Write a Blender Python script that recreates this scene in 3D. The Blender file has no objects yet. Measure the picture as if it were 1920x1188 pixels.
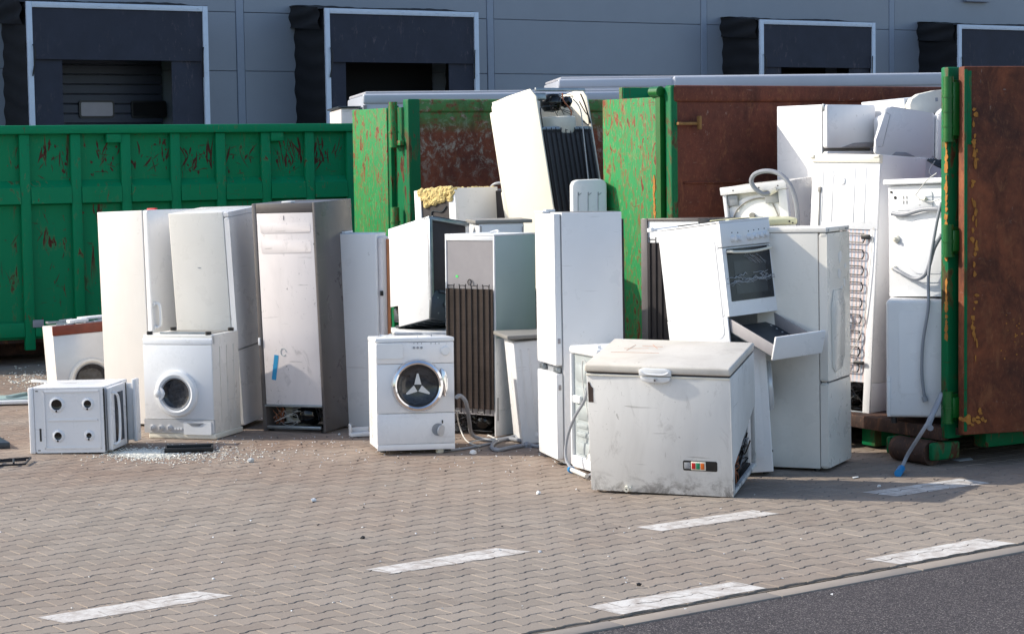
import bpy, bmesh, math, random
from mathutils import Vector, Matrix, Euler
random.seed(7)
SC = bpy.context.scene
COL = SC.collection
R = math.radians

# ------------------------------------------------------------------ camera
FPX, CX, CY, HZ, ROLL, EYE = 3900., 960., 594., 295., .015, 2.16
_a = math.atan((CY - HZ) / FPX)
FWD = Vector((0, math.cos(_a), -math.sin(_a)))
_r0 = Vector((1, 0, 0)); _u0 = _r0.cross(FWD)
RT = _r0 * math.cos(ROLL) - _u0 * math.sin(ROLL)
UP = _u0 * math.cos(ROLL) + _r0 * math.sin(ROLL)
cam_d = bpy.data.cameras.new('camera')
cam = bpy.data.objects.new('camera', cam_d); COL.objects.link(cam)
cam.matrix_world = Matrix(((RT.x, UP.x, -FWD.x, 0), (RT.y, UP.y, -FWD.y, 0), (RT.z, UP.z, -FWD.z, EYE), (0, 0, 0, 1)))
cam_d.sensor_width = 36; cam_d.lens = FPX / 1920 * 36
cam_d.clip_start = .5; cam_d.clip_end = 2000
SC.camera = cam

# ------------------------------------------------------------------ light
SUN_EL = R(32.5); SUN_AZ = Vector((-.992, .124, 0)).normalized()     # where the sun stands, seen from the yard
w = bpy.data.worlds.new('World'); SC.world = w; w.use_nodes = True
nt = w.node_tree; bg = nt.nodes['Background']
sky = nt.nodes.new('ShaderNodeTexSky'); sky.sky_type = 'NISHITA'; sky.sun_disc = False
sky.sun_elevation = SUN_EL; sky.sun_rotation = math.atan2(SUN_AZ.x, SUN_AZ.y)
sky.air_density = 1.0; sky.dust_density = 1.5; sky.ozone_density = 1.0
nt.links.new(sky.outputs[0], bg.inputs[0]); bg.inputs[1].default_value = .15
sun_d = bpy.data.lights.new('sun', 'SUN'); sun_d.energy = 3.25; sun_d.angle = R(.5); sun_d.color = (1, .92, .79)
sun = bpy.data.objects.new('sun', sun_d); COL.objects.link(sun)
sdir = SUN_AZ * math.cos(SUN_EL) + Vector((0, 0, math.sin(SUN_EL)))
sun.rotation_euler = sdir.to_track_quat('Z', 'Y').to_euler(); sun.location = (-8, 10, 12)
SC.view_settings.view_transform = 'Standard'; SC.view_settings.look = 'None'
SC.view_settings.exposure = .70; SC.view_settings.gamma = 1

# ------------------------------------------------------------------ materials
def srgb(r, g, b):
    f = lambda c: ((c / 255 + .055) / 1.055) ** 2.4 if c > 10 else c / 3294.
    return (f(r), f(g), f(b), 1)

class NT:
    def __init__(s, name):
        s.m = bpy.data.materials.new(name); s.m.use_nodes = True
        s.t = s.m.node_tree; s.b = s.t.nodes['Principled BSDF']
        s.tc = s.n('ShaderNodeTexCoord'); s.co = s.tc.outputs['Object']
    def n(s, k, **kw):
        o = s.t.nodes.new(k)
        for a, v in kw.items(): setattr(o, a, v)
        return o
    def l(s, a, b): s.t.links.new(a, b)
    def jitter(s):
        oi = s.n('ShaderNodeObjectInfo'); ma = s.n('ShaderNodeMath', operation='MULTIPLY'); ma.inputs[1].default_value = 37
        s.l(oi.outputs['Random'], ma.inputs[0]); va = s.n('ShaderNodeVectorMath', operation='ADD')
        s.l(s.co, va.inputs[0]); s.l(ma.outputs[0], va.inputs[1]); s.co = va.outputs[0]
    def noise(s, scale, detail=4, rough=.6, stretch=(1, 1, 1), dist=0, off=0, rot=(0, 0, 0)):
        mp = s.n('ShaderNodeMapping'); mp.inputs['Scale'].default_value = stretch; mp.inputs['Location'].default_value = (off, off, off)
        mp.inputs['Rotation'].default_value = rot
        s.l(s.co, mp.inputs[0]); n = s.n('ShaderNodeTexNoise'); s.l(mp.outputs[0], n.inputs['Vector'])
        n.inputs['Scale'].default_value = scale; n.inputs['Detail'].default_value = detail
        n.inputs['Roughness'].default_value = rough; n.inputs['Distortion'].default_value = dist
        return n.outputs['Fac']
    def ramp(s, fac, a, b, ca=(0, 0, 0, 1), cb=(1, 1, 1, 1)):
        r = s.n('ShaderNodeValToRGB'); e = r.color_ramp.elements
        e[0].position = a; e[1].position = b; e[0].color = ca; e[1].color = cb
        s.l(fac, r.inputs[0]); return r.outputs[0]
    def mix(s, f, a, b, mode='MIX'):
        m = s.n('ShaderNodeMix', data_type='RGBA', blend_type=mode)
        for i, v in ((0, f), (6, a), (7, b)):
            if hasattr(v, 'is_linked'): s.l(v, m.inputs[i])
            else: m.inputs[i].default_value = v
        return m.outputs[2]
    def mul(s, a, b, op='MULTIPLY'):
        m = s.n('ShaderNodeMath', operation=op)
        for i, v in ((0, a), (1, b)):
            if hasattr(v, 'is_linked'): s.l(v, m.inputs[i])
            else: m.inputs[i].default_value = v
        return m.outputs[0]
    def bump(s, h, strength=.2, dist=.002):
        b = s.n('ShaderNodeBump'); b.inputs['Strength'].default_value = strength; b.inputs['Distance'].default_value = dist
        s.l(h, b.inputs['Height']); s.l(b.outputs[0], s.b.inputs['Normal'])
    def out(s, col=None, rough=.5, metal=0, spec=.5):
        if col is not None:
            if hasattr(col, 'is_linked'): s.l(col, s.b.inputs['Base Color'])
            else: s.b.inputs['Base Color'].default_value = col
        if hasattr(rough, 'is_linked'): s.l(rough, s.b.inputs['Roughness'])
        else: s.b.inputs['Roughness'].default_value = rough
        s.b.inputs['Metallic'].default_value = metal; s.b.inputs['Specular IOR Level'].default_value = spec
        return s.m

def dark(c, k): return (c[0] * k, c[1] * k, c[2] * k, 1)

def enamel(name, c, rough=.32, grime=.35, gcol=(.16, .13, .10, 1), spots=.5, scale=1.0, yellow=.0, wave=.0, dirt=False):
    """painted sheet steel: soft tone drift, streaks of grime, scuffs, a slightly uneven surface"""
    s = NT(name); s.jitter()
    col = s.mix(s.ramp(s.noise(1.7 * scale, 3), .3, .75), c, dark(c, .93))
    col = s.mix(s.mul(s.ramp(s.noise(3.1 * scale, 5, .6, (1, 1, .35), 1.0, 3), .46, .78), .30 * grime), col, gcol)
    if yellow: col = s.mix(s.mul(s.ramp(s.noise(1.3, 3, .6, (1, 1, .6), .5, 9), .42, .75), yellow), col, (.62, .50, .28, 1))
    sc = s.mul(s.ramp(s.noise(26, 6, .7, (1, 1, .5), .6, 5), .64, .70), s.ramp(s.noise(2.3, 2, .5, (1, 1, 1), 0, 11), .45, .62))
    col = s.mix(s.mul(sc, spots), col, gcol)
    sc2 = s.mul(s.ramp(s.noise(9, 3, .5, (.35, .35, 5), .3, 15, (0, .5, .4)), .69, .72), .35 * spots)
    col = s.mix(sc2, col, dark(gcol, .9))
    if dirt:
        sx = s.n('ShaderNodeSeparateXYZ'); s.l(s.tc.outputs['Object'], sx.inputs[0])
        mr = s.n('ShaderNodeMapRange'); mr.inputs[1].default_value = .16; mr.inputs[2].default_value = .0; s.l(sx.outputs['Z'], mr.inputs[0])
        lowd = s.mul(s.ramp(s.noise(8, 7, .75, (1, 1, 1), .8, 31), .46, .60), mr.outputs[0])
        col = s.mix(s.mul(lowd, .75), col, dark(gcol, .5))
        sp = s.mul(s.ramp(s.noise(60, 4, .7, (1, 1, .7), .5, 41), .66, .69), s.ramp(s.noise(3.4, 3, .6, (1, 1, .6), .5, 51), .50, .62))
        col = s.mix(s.mul(sp, .9), col, dark(gcol, .4))
        sm = s.mul(s.ramp(s.noise(5, 6, .75, (1, 1, .5), 1.5, 61), .58, .70), .3)
        col = s.mix(sm, col, gcol)
    s.bump(s.noise(2.2, 2, .4), .25 + wave, .005)
    return s.out(col, s.ramp(s.noise(6, 4), .3, .8, (rough * .8,) * 3 + (1,), (rough * 1.5,) * 3 + (1,)))

def flat(name, c, rough=.5, metal=0, var=.18, scale=9, spec=.5, bump=0):
    s = NT(name); s.jitter()
    col = s.mix(s.ramp(s.noise(scale, 5), .3, .7), c, dark(c, 1 - var))
    if bump: s.bump(s.noise(scale * 6, 4), bump, .003)
    return s.out(col, rough, metal, spec)

def scratched(name, paint, rust, thr=(.60, .63), patch=(.45, .6), stretch=(1, 1, .28), scale=7, rough=.55, edge=(.35, .36, .12, 1), fine=.5, paint2=None, zdirt=None, dist=1.6, dense=0):
    """paint scraped through to rust, long scrapes gathered in patches, pale primer round each scrape"""
    s = NT(name)
    p2 = paint2 or dark(paint, .78)
    col = s.mix(s.ramp(s.noise(.9, 4, .65), .35, .7), paint, p2)
    a = s.noise(scale, 6, .62, stretch, dist, 2)
    m = s.ramp(s.noise(1.1, 3, .6, (1, 1, .7), .3, 7), patch[0], patch[1])
    wide = s.mul(s.ramp(a, thr[0] - .025, thr[0]), m)
    col = s.mix(s.mul(wide, .6), col, edge)
    core = s.mul(s.ramp(a, thr[0] + .008, thr[1] + .008), m)
    rc = s.mix(s.ramp(s.noise(14, 4), .35, .65), rust, dark(rust, .45))
    col = s.mix(core, col, rc)
    f = s.mul(s.ramp(s.noise(30, 4, .6, (1, 1, .22), 1.2, 21, (0, .25, 0)), .655, .68), fine)
    col = s.mix(f, col, rust)
    f2 = s.mul(s.ramp(s.noise(34, 3, .6, (.2, .2, 1), 1.0, 31, (0, .6, .3)), .67, .69), fine * .6)
    col = s.mix(f2, col, dark(rust, .5))
    if dense:
        g1 = s.mul(s.ramp(s.noise(22, 6, .72, (1, 1, .3), 1.4, 61, (.15, 0, 0)), .53, .58), .65)
        col = s.mix(g1, col, rust)
        g2 = s.mul(s.ramp(s.noise(40, 5, .7, (1, 1, .25), 1.0, 71, (-.2, 0, 0)), .57, .61), .5)
        col = s.mix(s.mul(g2, .7), col, srgb(120, 156, 104))
    s.bump(a, .25, .004)
    return s.out(col, rough, 0, .2)

def rusty(name, a, b, pale=.0, palec=(.42, .44, .40, 1), rough=.75):
    s = NT(name)
    col = s.mix(s.ramp(s.noise(1.6, 7, .7, (1, 1, .8), .6), .35, .68), a, b)
    col = s.mix(s.mul(s.ramp(s.noise(16, 5, .7), .45, .75), .45), col, dark(b, .45))
    col = s.mix(s.mul(s.ramp(s.noise(60, 3, .7, (1, 1, .4), 0, 8), .58, .68), .35), col, (.30, .13, .06, 1))
    if pale:
        pm = s.ramp(s.noise(8.5, 10, .80, (1, 1, .9), .5, 4), .50, .60)
        lo = s.n('ShaderNodeSeparateXYZ'); s.l(s.tc.outputs['Object'], lo.inputs[0])
        up = s.ramp(lo.outputs['Z'], .50, .95) if pale > .5 else 1.0
        mr = s.n('ShaderNodeMapRange'); mr.inputs[1].default_value = 1.8; mr.inputs[2].default_value = 2.2
        s.l(lo.outputs['Z'], mr.inputs[0])
        col = s.mix(s.mul(s.mul(pm, pale), mr.outputs[0]), col, palec)
        mg = s.n('ShaderNodeMapRange'); mg.inputs[1].default_value = 2.42; mg.inputs[2].default_value = 2.6; s.l(lo.outputs['Z'], mg.inputs[0])
        col = s.mix(s.mul(s.mul(s.ramp(s.noise(9, 8, .75, (1, 1, 2), .3, 14), .40, .5), mg.outputs[0]), .85), col, srgb(60, 128, 70))
    sc = s.ramp(s.noise(11, 5, .6, (.5, .5, 3), 2.2, 13, (0, .9, 0)), .692, .70)
    col = s.mix(s.mul(sc, .35), col, (.42, .38, .34, 1))
    sc = s.ramp(s.noise(9, 5, .6, (2.5, 2.5, .6), 2.0, 23, (0, .3, 0)), .70, .71)
    col = s.mix(s.mul(sc, .3), col, (.40, .36, .33, 1))
    col = s.mix(s.mul(s.ramp(s.noise(2.6, 6, .7, (1, 1, .6), .8, 44), .50, .66), .6), col, dark(b, .42))
    col = s.mix(s.mul(s.ramp(s.noise(7, 7, .75, (1, 1, .45), .6, 54), .54, .66), .45), col, (.26, .105, .045, 1))
    s.bump(s.noise(20, 6, .7), .4, .004)
    return s.out(col, rough, 0, .3)

W_COOL = srgb(232, 232, 233); W_WARM = srgb(222, 218, 213); W_CREAM = srgb(234, 228, 212)
M = {}
M['white'] = enamel('white_enamel', W_COOL, .30, .2)
M['white_clean'] = enamel('clean_white_enamel', srgb(224, 226, 229), .28, .18, spots=.25)
M['white_warm'] = enamel('warm_white_enamel', W_WARM, .34, .2, spots=.2, yellow=.03)
M['cream'] = enamel('cream_enamel', W_CREAM, .36, .2, spots=.25, yellow=.06)
M['ivory'] = enamel('ivory_enamel', srgb(229, 226, 219), .28, .25, spots=.3, yellow=.06)
M['dirty'] = enamel('dirty_white_enamel', srgb(220, 219, 217), .45, .7, (.12, .10, .085, 1), 1.0, yellow=.05, wave=.2, dirt=True)
M['lidwhite'] = enamel('worn_lid_enamel', srgb(208, 203, 195), .55, 1.0, (.20, .16, .13, 1), 1.0, yellow=.15, dirt=True)
M['panel_pinkish'] = enamel('galvanised_white_panel', srgb(224, 217, 216), .42, .5, (.10, .09, .085, 1), 1.0, wave=.2, dirt=True)
M['grey_dark'] = enamel('dark_grey_enamel', srgb(94, 89, 88), .30, .5, (.30, .28, .26, 1), .5)
M['grey_mid'] = flat('grey_primer', srgb(150, 147, 150), .45)
M['pale_green'] = enamel('pale_green_enamel', srgb(158, 178, 176), .35, .15, spots=.2)
M['plastic_white'] = flat('white_plastic', srgb(226, 228, 230), .38, var=.06)
M['plastic_ivory'] = flat('ivory_plastic', srgb(230, 226, 212), .45, var=.12)
M['plastic_grey'] = flat('grey_plastic', srgb(150, 154, 160), .4)
M['silver'] = flat('silver_plastic', srgb(205, 207, 210), .3, .25, var=.08)
M['chrome'] = flat('chrome', (.72, .72, .74, 1), .10, 1, var=.1)
M['steel'] = flat('galvanised_steel', srgb(150, 158, 164), .38, .7, var=.3, scale=14)
M['steel_dark'] = flat('dull_dark_steel', srgb(72, 80, 88), .42, .5, var=.35, scale=10)
M['black'] = flat('black_plastic', srgb(24, 24, 27), .42, var=.3)
M['black_gloss'] = flat('glossy_black', srgb(14, 15, 18), .12, var=.2)
M['blackrubber'] = flat('black_rubber', srgb(30, 29, 29), .7, var=.3)
M['condenser'] = flat('black_condenser_sheet', srgb(48, 42, 44), .45, .2, var=.45, scale=7)
M['condenser_brown'] = flat('brown_black_condenser', srgb(66, 55, 52), .33, .35, var=.5, scale=6)
M['tube_black'] = flat('black_tube', srgb(22, 20, 26), .35)
M['inside'] = flat('dark_bitumen_panel', srgb(62, 57, 58), .75, var=.35, scale=6, bump=.5)
M['hose'] = flat('grey_hose', srgb(140, 144, 152), .5, var=.12)
M['hose_white'] = flat('white_hose', srgb(205, 205, 202), .5, var=.12)
M['blue'] = flat('blue_plastic', srgb(20, 128, 190), .4, var=.1)
M['bluetape'] = flat('blue_sticker', srgb(40, 150, 200), .5, var=.15)
M['foam'] = flat('yellow_insulation_foam', srgb(222, 198, 134), .95, var=.28, scale=22, bump=1.0)
M['wood'] = flat('orange_wood', srgb(196, 128, 84), .6, var=.25, scale=8)
M['brown_trim'] = flat('brown_wood_trim', srgb(126, 52, 32), .45, var=.35, scale=12)
M['copper'] = flat('copper_wire', srgb(170, 110, 80), .4, .6)
M['red'] = flat('red_switch', srgb(190, 30, 30), .35, var=.05)
M['green_sw'] = flat('green_switch', srgb(20, 130, 90), .35, var=.05)
M['amber'] = flat('amber_switch', srgb(205, 100, 30), .35, var=.05)
M['sticker_green'] = flat('green_sticker', srgb(80, 220, 110), .5, var=.05)
M['worktop'] = flat('grey_worktop', srgb(140, 138, 134), .5, var=.25)
M['worktop_olive'] = flat('olive_cream_worktop', srgb(204, 204, 170), .4, var=.15)
M['film_highlight'] = flat('plastic_film_highlight', srgb(190, 196, 204), .25, .3, var=.4, scale=30, bump=1)
M['aluminium'] = flat('bare_foil_panel', srgb(146, 144, 149), .45, .3, var=.15, scale=5)
M['steel_pale'] = flat('pale_zinc', srgb(168, 176, 178), .45, .1, var=.2, scale=8)
M['latch'] = flat('ochre_latch', srgb(140, 104, 56), .8, var=.4, scale=20)
M['scrape'] = flat('dark_rust_scrape', srgb(84, 40, 30), .85, var=.5, scale=18)
M['check'] = None

def glass_mat():
    s = NT('dark_door_glass')
    col = s.mix(s.ramp(s.noise(14, 4, .7, (1, 1, 2), 1.0), .35, .7), (.010, .011, .014, 1), (.045, .05, .06, 1))  # cloudy paler patches put reflection patterns into the glass colour
    return s.out(col, .10, 0, .5)
M['glass'] = glass_mat()
def oven_mat():
    s = NT('oven_glass')
    return s.out(s.mix(s.ramp(s.noise(9, 3), .3, .7), (.006, .008, .013, 1), (.014, .018, .028, 1)), .22, 0, .35)
M['oven'] = oven_mat()
def check_mat():
    s = NT('foil_with_coloured_grid')
    sx = s.n('ShaderNodeSeparateXYZ'); s.l(s.co, sx.inputs[0])
    def stripes(o, f, lo, hi):
        return s.ramp(s.mul(s.mul(o, f), 0, 'PINGPONG') if 0 else s.mul(s.mul(s.mul(o, f), 1.0, 'MODULO'), 0.0, 'ADD'), lo, hi)
    fx = s.mul(s.mul(s.mul(sx.outputs[0], 5.0, 'ADD'), 28.0), 1.0, 'FRACT')
    fz = s.mul(s.mul(s.mul(sx.outputs[2], 5.0, 'ADD'), 16.0), 1.0, 'FRACT')
    col = s.mix(s.ramp(fx, .50, .54), srgb(206, 190, 188), srgb(172, 184, 200))
    col = s.mix(s.mul(s.ramp(fz, .70, .74), .55), col, srgb(206, 202, 206))
    return s.out(col, .5)
M['check'] = check_mat()

GREEN = srgb(0, 126, 80); GREEN_L = srgb(52, 158, 84); RUST = srgb(112, 52, 34)
M['green_side'] = scratched('scraped_green_paint', GREEN, srgb(96, 44, 32), (.61, .625), (.46, .6), (1, 1, .20), 9.5, fine=1.0, paint2=srgb(0, 128, 84), edge=srgb(80, 124, 80), dist=.55)
M['green_rib'] = scratched('green_paint_ribs', srgb(0, 126, 80), srgb(96, 44, 32), (.62, .64), (.5, .62), (1, 1, .6), 8, fine=.5, paint2=srgb(0, 130, 86), edge=srgb(110, 130, 84))
M['green_door'] = scratched('weathered_green_door', srgb(28, 128, 70), srgb(124, 62, 38), (.565, .58), (.36, .52), (1, 1, .40), 17, fine=1.0, paint2=srgb(50, 134, 76), edge=srgb(112, 128, 78), dense=1, dist=.9)
M['green_post'] = scratched('green_post_paint', srgb(2, 104, 62), srgb(90, 50, 34), (.56, .58), (.42, .56), (1, 1, .3), 11, fine=.7, edge=srgb(96, 84, 44), dist=.8)
M['green_hinge'] = flat('bright_green_hinge', srgb(6, 96, 34), .35, var=.25)
M['rust_in'] = rusty('rusty_container_inside', srgb(112, 60, 44), srgb(82, 46, 36))
M['rust_pale'] = rusty('rust_with_old_pale_paint', srgb(136, 76, 50), srgb(90, 52, 40), .8, srgb(160, 164, 148))
M['rust_door'] = rusty('rusty_door_inside', srgb(130, 72, 46), srgb(70, 42, 34), 0)
M['rust_steel'] = rusty('rusty_frame', srgb(86, 62, 52), srgb(48, 38, 36))
M['yellow_rust'] = flat('flaking_ochre_rust', srgb(184, 122, 48), .85, var=.5, scale=20, bump=1)
M['facade'] = flat('blue_grey_facade_panel', srgb(135, 143, 156), .42, 0, var=.07, scale=1.2)
M['facade_trim'] = flat('blue_grey_trim', srgb(136, 147, 165), .42, var=.07)
M['fabric'] = flat('navy_black_fabric', srgb(42, 47, 64), .8, var=.30, scale=3, bump=.3)
def fab2():
    s = NT('scuffed_navy_fabric')
    c = s.mix(s.ramp(s.noise(2.5, 5), .3, .7), srgb(44, 48, 64), srgb(36, 40, 54))
    c = s.mix(s.mul(s.mul(s.ramp(s.noise(5, 6, .75, (2.2, 2.2, .7), .5, 4), .56, .72), s.ramp(s.noise(.9, 2, .5, (1, 1, 1), 0, 17), .45, .6)), .5), c, srgb(128, 112, 118))
    return s.out(c, .75)
M['fabric_scuffed'] = fab2()
M['fabric_black'] = flat('black_side_fabric', srgb(27, 27, 31), .7, var=.3, scale=5)
M['frame_white'] = flat('white_aluminium_frame', srgb(200, 212, 228), .4, 0, var=.08)
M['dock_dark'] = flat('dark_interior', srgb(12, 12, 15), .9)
M['dock_door'] = flat('dark_grey_sectional_door', srgb(52, 58, 74), .5, var=.1, scale=3)
M['window_pane'] = flat('frosted_window_pane', srgb(150, 146, 156), .25, var=.15, scale=4)
M['truck'] = flat('white_truck_body', srgb(178, 184, 196), .35, var=.08, scale=2)
M['truck_roof'] = flat('truck_roof_grey', srgb(172, 174, 182), .5, var=.1, scale=2)

def stone_mat():
    s = NT('concrete_paving_stone')
    at = s.n('ShaderNodeAttribute', attribute_name='tint')
    col = s.mix(at.outputs['Fac'], srgb(139, 130, 121), srgb(153, 143, 133))
    col = s.mix(s.mul(s.ramp(s.noise(.55, 5, .65, (1, 1, 1), .4), .45, .72), .35), col, srgb(140, 120, 106))
    sy = s.n('ShaderNodeSeparateXYZ'); s.l(s.co, sy.inputs[0]); my = s.n('ShaderNodeMapRange'); my.inputs[1].default_value = 12.6; my.inputs[2].default_value = 15.0; s.l(sy.outputs['Y'], my.inputs[0])
    col = s.mix(s.mul(s.mul(s.ramp(s.noise(1.1, 6, .7, (1, 1, 1), .4, 77), .3, .6), my.outputs[0]), .6), col, srgb(132, 108, 92))
    col = s.mix(s.mul(s.ramp(s.noise(90, 3, .8), .40, .75), .38), col, srgb(98, 90, 86))
    col = s.mix(s.mul(s.ramp(s.noise(.9, 6, .7, (1, 1, 1), .8, 40), .56, .70), .35), col, srgb(112, 98, 90))
    col = s.mix(s.mul(s.ramp(s.noise(7, 6, .75, (1, 1, 1), 0, 9), .6, .75), .3), col, srgb(120, 106, 98))
    s.bump(s.noise(130, 3, .7), .5, .002)
    return s.out(col, .9, 0, .2)
M['stone'] = stone_mat()
M['sand'] = flat('joint_sand', srgb(112, 102, 92), .95, var=.5, scale=3)
M['yard_far'] = flat('worn_paving', srgb(150, 140, 134), .9, var=.2, scale=3, bump=.3)
M['curb'] = flat('concrete_kerb', srgb(146, 137, 129), .9, var=.14, scale=5, bump=.3)
def asphalt():
    s = NT('asphalt')
    v = s.n('ShaderNodeTexVoronoi'); v.inputs['Scale'].default_value = 210; s.l(s.co, v.inputs['Vector'])
    sp = s.n('ShaderNodeSeparateColor'); s.l(v.outputs['Color'], sp.inputs[0])
    col = s.mix(s.ramp(s.noise(1.2, 3), .3, .7), srgb(74, 69, 71), srgb(61, 57, 60))
    col = s.mix(s.mul(s.ramp(sp.outputs[0], .80, .86), .6), col, srgb(172, 164, 160))
    col = s.mix(s.mul(s.ramp(sp.outputs[1], .80, .84), .6), col, srgb(30, 28, 32))
    col = s.mix(s.mul(s.ramp(s.noise(120, 2), .4, .6), .3), col, srgb(52, 50, 56))
    s.bump(v.outputs['Distance'], .8, .004)
    return s.out(col, .85, 0, .3)
M['asphalt'] = asphalt()
def roadpaint():
    s = NT('worn_white_road_paint')
    c = s.mix(s.mul(s.ramp(s.noise(9, 7, .75, (1, 1, 1), .5), .42, .62), .9), srgb(206, 203, 199), srgb(164, 155, 148))
    c = s.mix(s.mul(s.ramp(s.noise(70, 3, .7), .60, .68), .5), c, srgb(130, 122, 116))
    s.bump(s.noise(90, 3), .3, .002)
    return s.out(c, .75, 0, .3)
M['roadpaint'] = roadpaint()
def shard():
    s = NT('broken_glass'); s.b.inputs['Transmission Weight'].default_value = .1
    return s.out(srgb(240, 238, 228), .25, 0, .6)
M['shards'] = shard()

# ------------------------------------------------------------------ geometry helpers
class MB:
    """collects shapes in a thing's own frame; build() links them as ONE mesh object"""
    def __init__(s): s.bm = bmesh.new(); s.M = Matrix.Identity(4); s.cut = None
    def _fin(s, vs):
        for v in vs: v.co = s.M @ v.co
        return vs
    def box(s, x0, y0, z0, x1, y1, z1, bev=0, seg=2, rot=None):
        c = Vector(((x0 + x1) / 2, (y0 + y1) / 2, (z0 + z1) / 2))
        r = bmesh.ops.create_cube(s.bm, size=1); vs = r['verts']
        for v in vs: v.co = Vector((v.co.x * abs(x1 - x0), v.co.y * abs(y1 - y0), v.co.z * abs(z1 - z0)))
        if bev:
            es = list({e for v in vs for e in v.link_edges})
            g = bmesh.ops.bevel(s.bm, geom=es, offset=min(bev, .45 * min(abs(x1 - x0), abs(y1 - y0), abs(z1 - z0))), segments=seg, affect='EDGES', profile=.5)
            vs = list({v for f in g['faces'] for v in f.verts} | {v for v in vs if v.is_valid})
        T = Matrix.Translation(c)
        if rot: T = T @ Euler(rot).to_matrix().to_4x4()
        for v in vs: v.co = s.M @ (T @ v.co)
        return vs
    def cyl(s, p0, p1, r0, r1=None, seg=20, caps=True):
        p0, p1 = Vector(p0), Vector(p1); d = p1 - p0; L = d.length
        g = bmesh.ops.create_cone(s.bm, cap_ends=caps, segments=seg, radius1=r0, radius2=r0 if r1 is None else r1, depth=L)
        T = Matrix.Translation((p0 + p1) / 2) @ d.to_track_quat('Z', 'Y').to_matrix().to_4x4()
        for v in g['verts']: v.co = s.M @ (T @ v.co)
    def lathe(s, prof, axis_o, axis_n, seg=40):
        """prof: (radius, height along n) list"""
        o, n = Vector(axis_o), Vector(axis_n).normalized(); q = n.to_track_quat('Z', 'Y').to_matrix()
        rings = []
        for r, h in prof:
            rings.append([s.bm.verts.new(s.M @ (o + q @ Vector((r * math.cos(2 * math.pi * k / seg), r * math.sin(2 * math.pi * k / seg), h)))) for k in range(seg)] if r > 1e-6 else [s.bm.verts.new(s.M @ (o + n * h))])
        for a, b in zip(rings, rings[1:]):
            for k in range(seg):
                k2 = (k + 1) % seg
                if len(a) == 1 and len(b) > 1: s.bm.faces.new((a[0], b[k], b[k2]))
                elif len(b) == 1 and len(a) > 1: s.bm.faces.new((a[k], b[0], a[k2]))
                elif len(a) > 1: s.bm.faces.new((a[k], b[k], b[k2], a[k2]))
    def tube(s, pts, r, seg=8, smooth=4, closed=False, r1=None):
        P = [Vector(p) for p in pts]
        if smooth > 1 and len(P) > 2:
            Q = []
            for i in range(len(P) - 1):
                a = P[max(i - 1, 0)]; b = P[i]; c = P[i + 1]; d = P[min(i + 2, len(P) - 1)]
                for k in range(smooth):
                    t = k / smooth
                    Q.append(.5 * ((2 * b) + (c - a) * t + (2 * a - 5 * b + 4 * c - d) * t * t + (3 * b - a - 3 * c + d) * t ** 3))
            Q.append(P[-1]); P = Q
        rings = []; nrm = None
        for i, p in enumerate(P):
            d = (P[min(i + 1, len(P) - 1)] - P[max(i - 1, 0)])
            if d.length < 1e-9: d = Vector((0, 0, 1))
            d.normalize()
            if nrm is None: nrm = d.orthogonal().normalized()
            nrm = (nrm - d * nrm.dot(d)); nrm = nrm.normalized() if nrm.length > 1e-6 else d.orthogonal().normalized()
            b = d.cross(nrm); rr = r if r1 is None else r + (r1 - r) * i / (len(P) - 1)
            rings.append([s.bm.verts.new(s.M @ (p + (nrm * math.cos(2 * math.pi * k / seg) + b * math.sin(2 * math.pi * k / seg)) * rr)) for k in range(seg)])
        for a, b in zip(rings, rings[1:]):
            for k in range(seg):
                s.bm.faces.new((a[k], a[(k + 1) % seg], b[(k + 1) % seg], b[k]))
        s.bm.faces.new(rings[0][::-1]); s.bm.faces.new(rings[-1])
    def prism(s, poly, n0, n1, bev=0):
        """poly in (u, v) -> extruded along local third axis n from n0 to n1 (coordinates (u, v, n) go through M)"""
        a = [s.bm.verts.new((u, v, n0)) for u, v in poly]; b = [s.bm.verts.new((u, v, n1)) for u, v in poly]
        k = len(poly); fs = [s.bm.faces.new(a[::-1]), s.bm.faces.new(b)]
        for i in range(k): fs.append(s.bm.faces.new((a[i], a[(i + 1) % k], b[(i + 1) % k], b[i])))
        vs = a + b
        if bev:
            es = list({e for f in fs for e in f.edges})
            g = bmesh.ops.bevel(s.bm, geom=es, offset=bev, segments=2, affect='EDGES', profile=.5)
            vs = list({v for f in g['faces'] for v in f.verts} | {v for v in vs if v.is_valid})
        for v in vs: v.co = s.M @ v.co
    def second(s, mat2):
        s.cut = s.bm.faces.layers.int.new('first'); s.mat2 = mat2
        for f in s.bm.faces: f[s.cut] = 1
    def build(s, name, mat, parent=None, smooth=True, label=None):
        bmesh.ops.recalc_face_normals(s.bm, faces=s.bm.faces)
        if s.cut is not None:
            for f in s.bm.faces:
                if not f[s.cut]: f.material_index = 1
        me = bpy.data.meshes.new(name); s.bm.to_mesh(me); s.bm.free()
        me.materials.append(M[mat] if isinstance(mat, str) else mat)
        if s.cut is not None: me.materials.append(M[s.mat2])
        if smooth:
            me.shade_smooth()
            try: me.set_sharp_from_angle(angle=R(35))
            except Exception: pass
        o = bpy.data.objects.new(name, me); COL.objects.link(o)
        if parent: o.parent = parent
        if label: o['label'] = label
        return o

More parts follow.
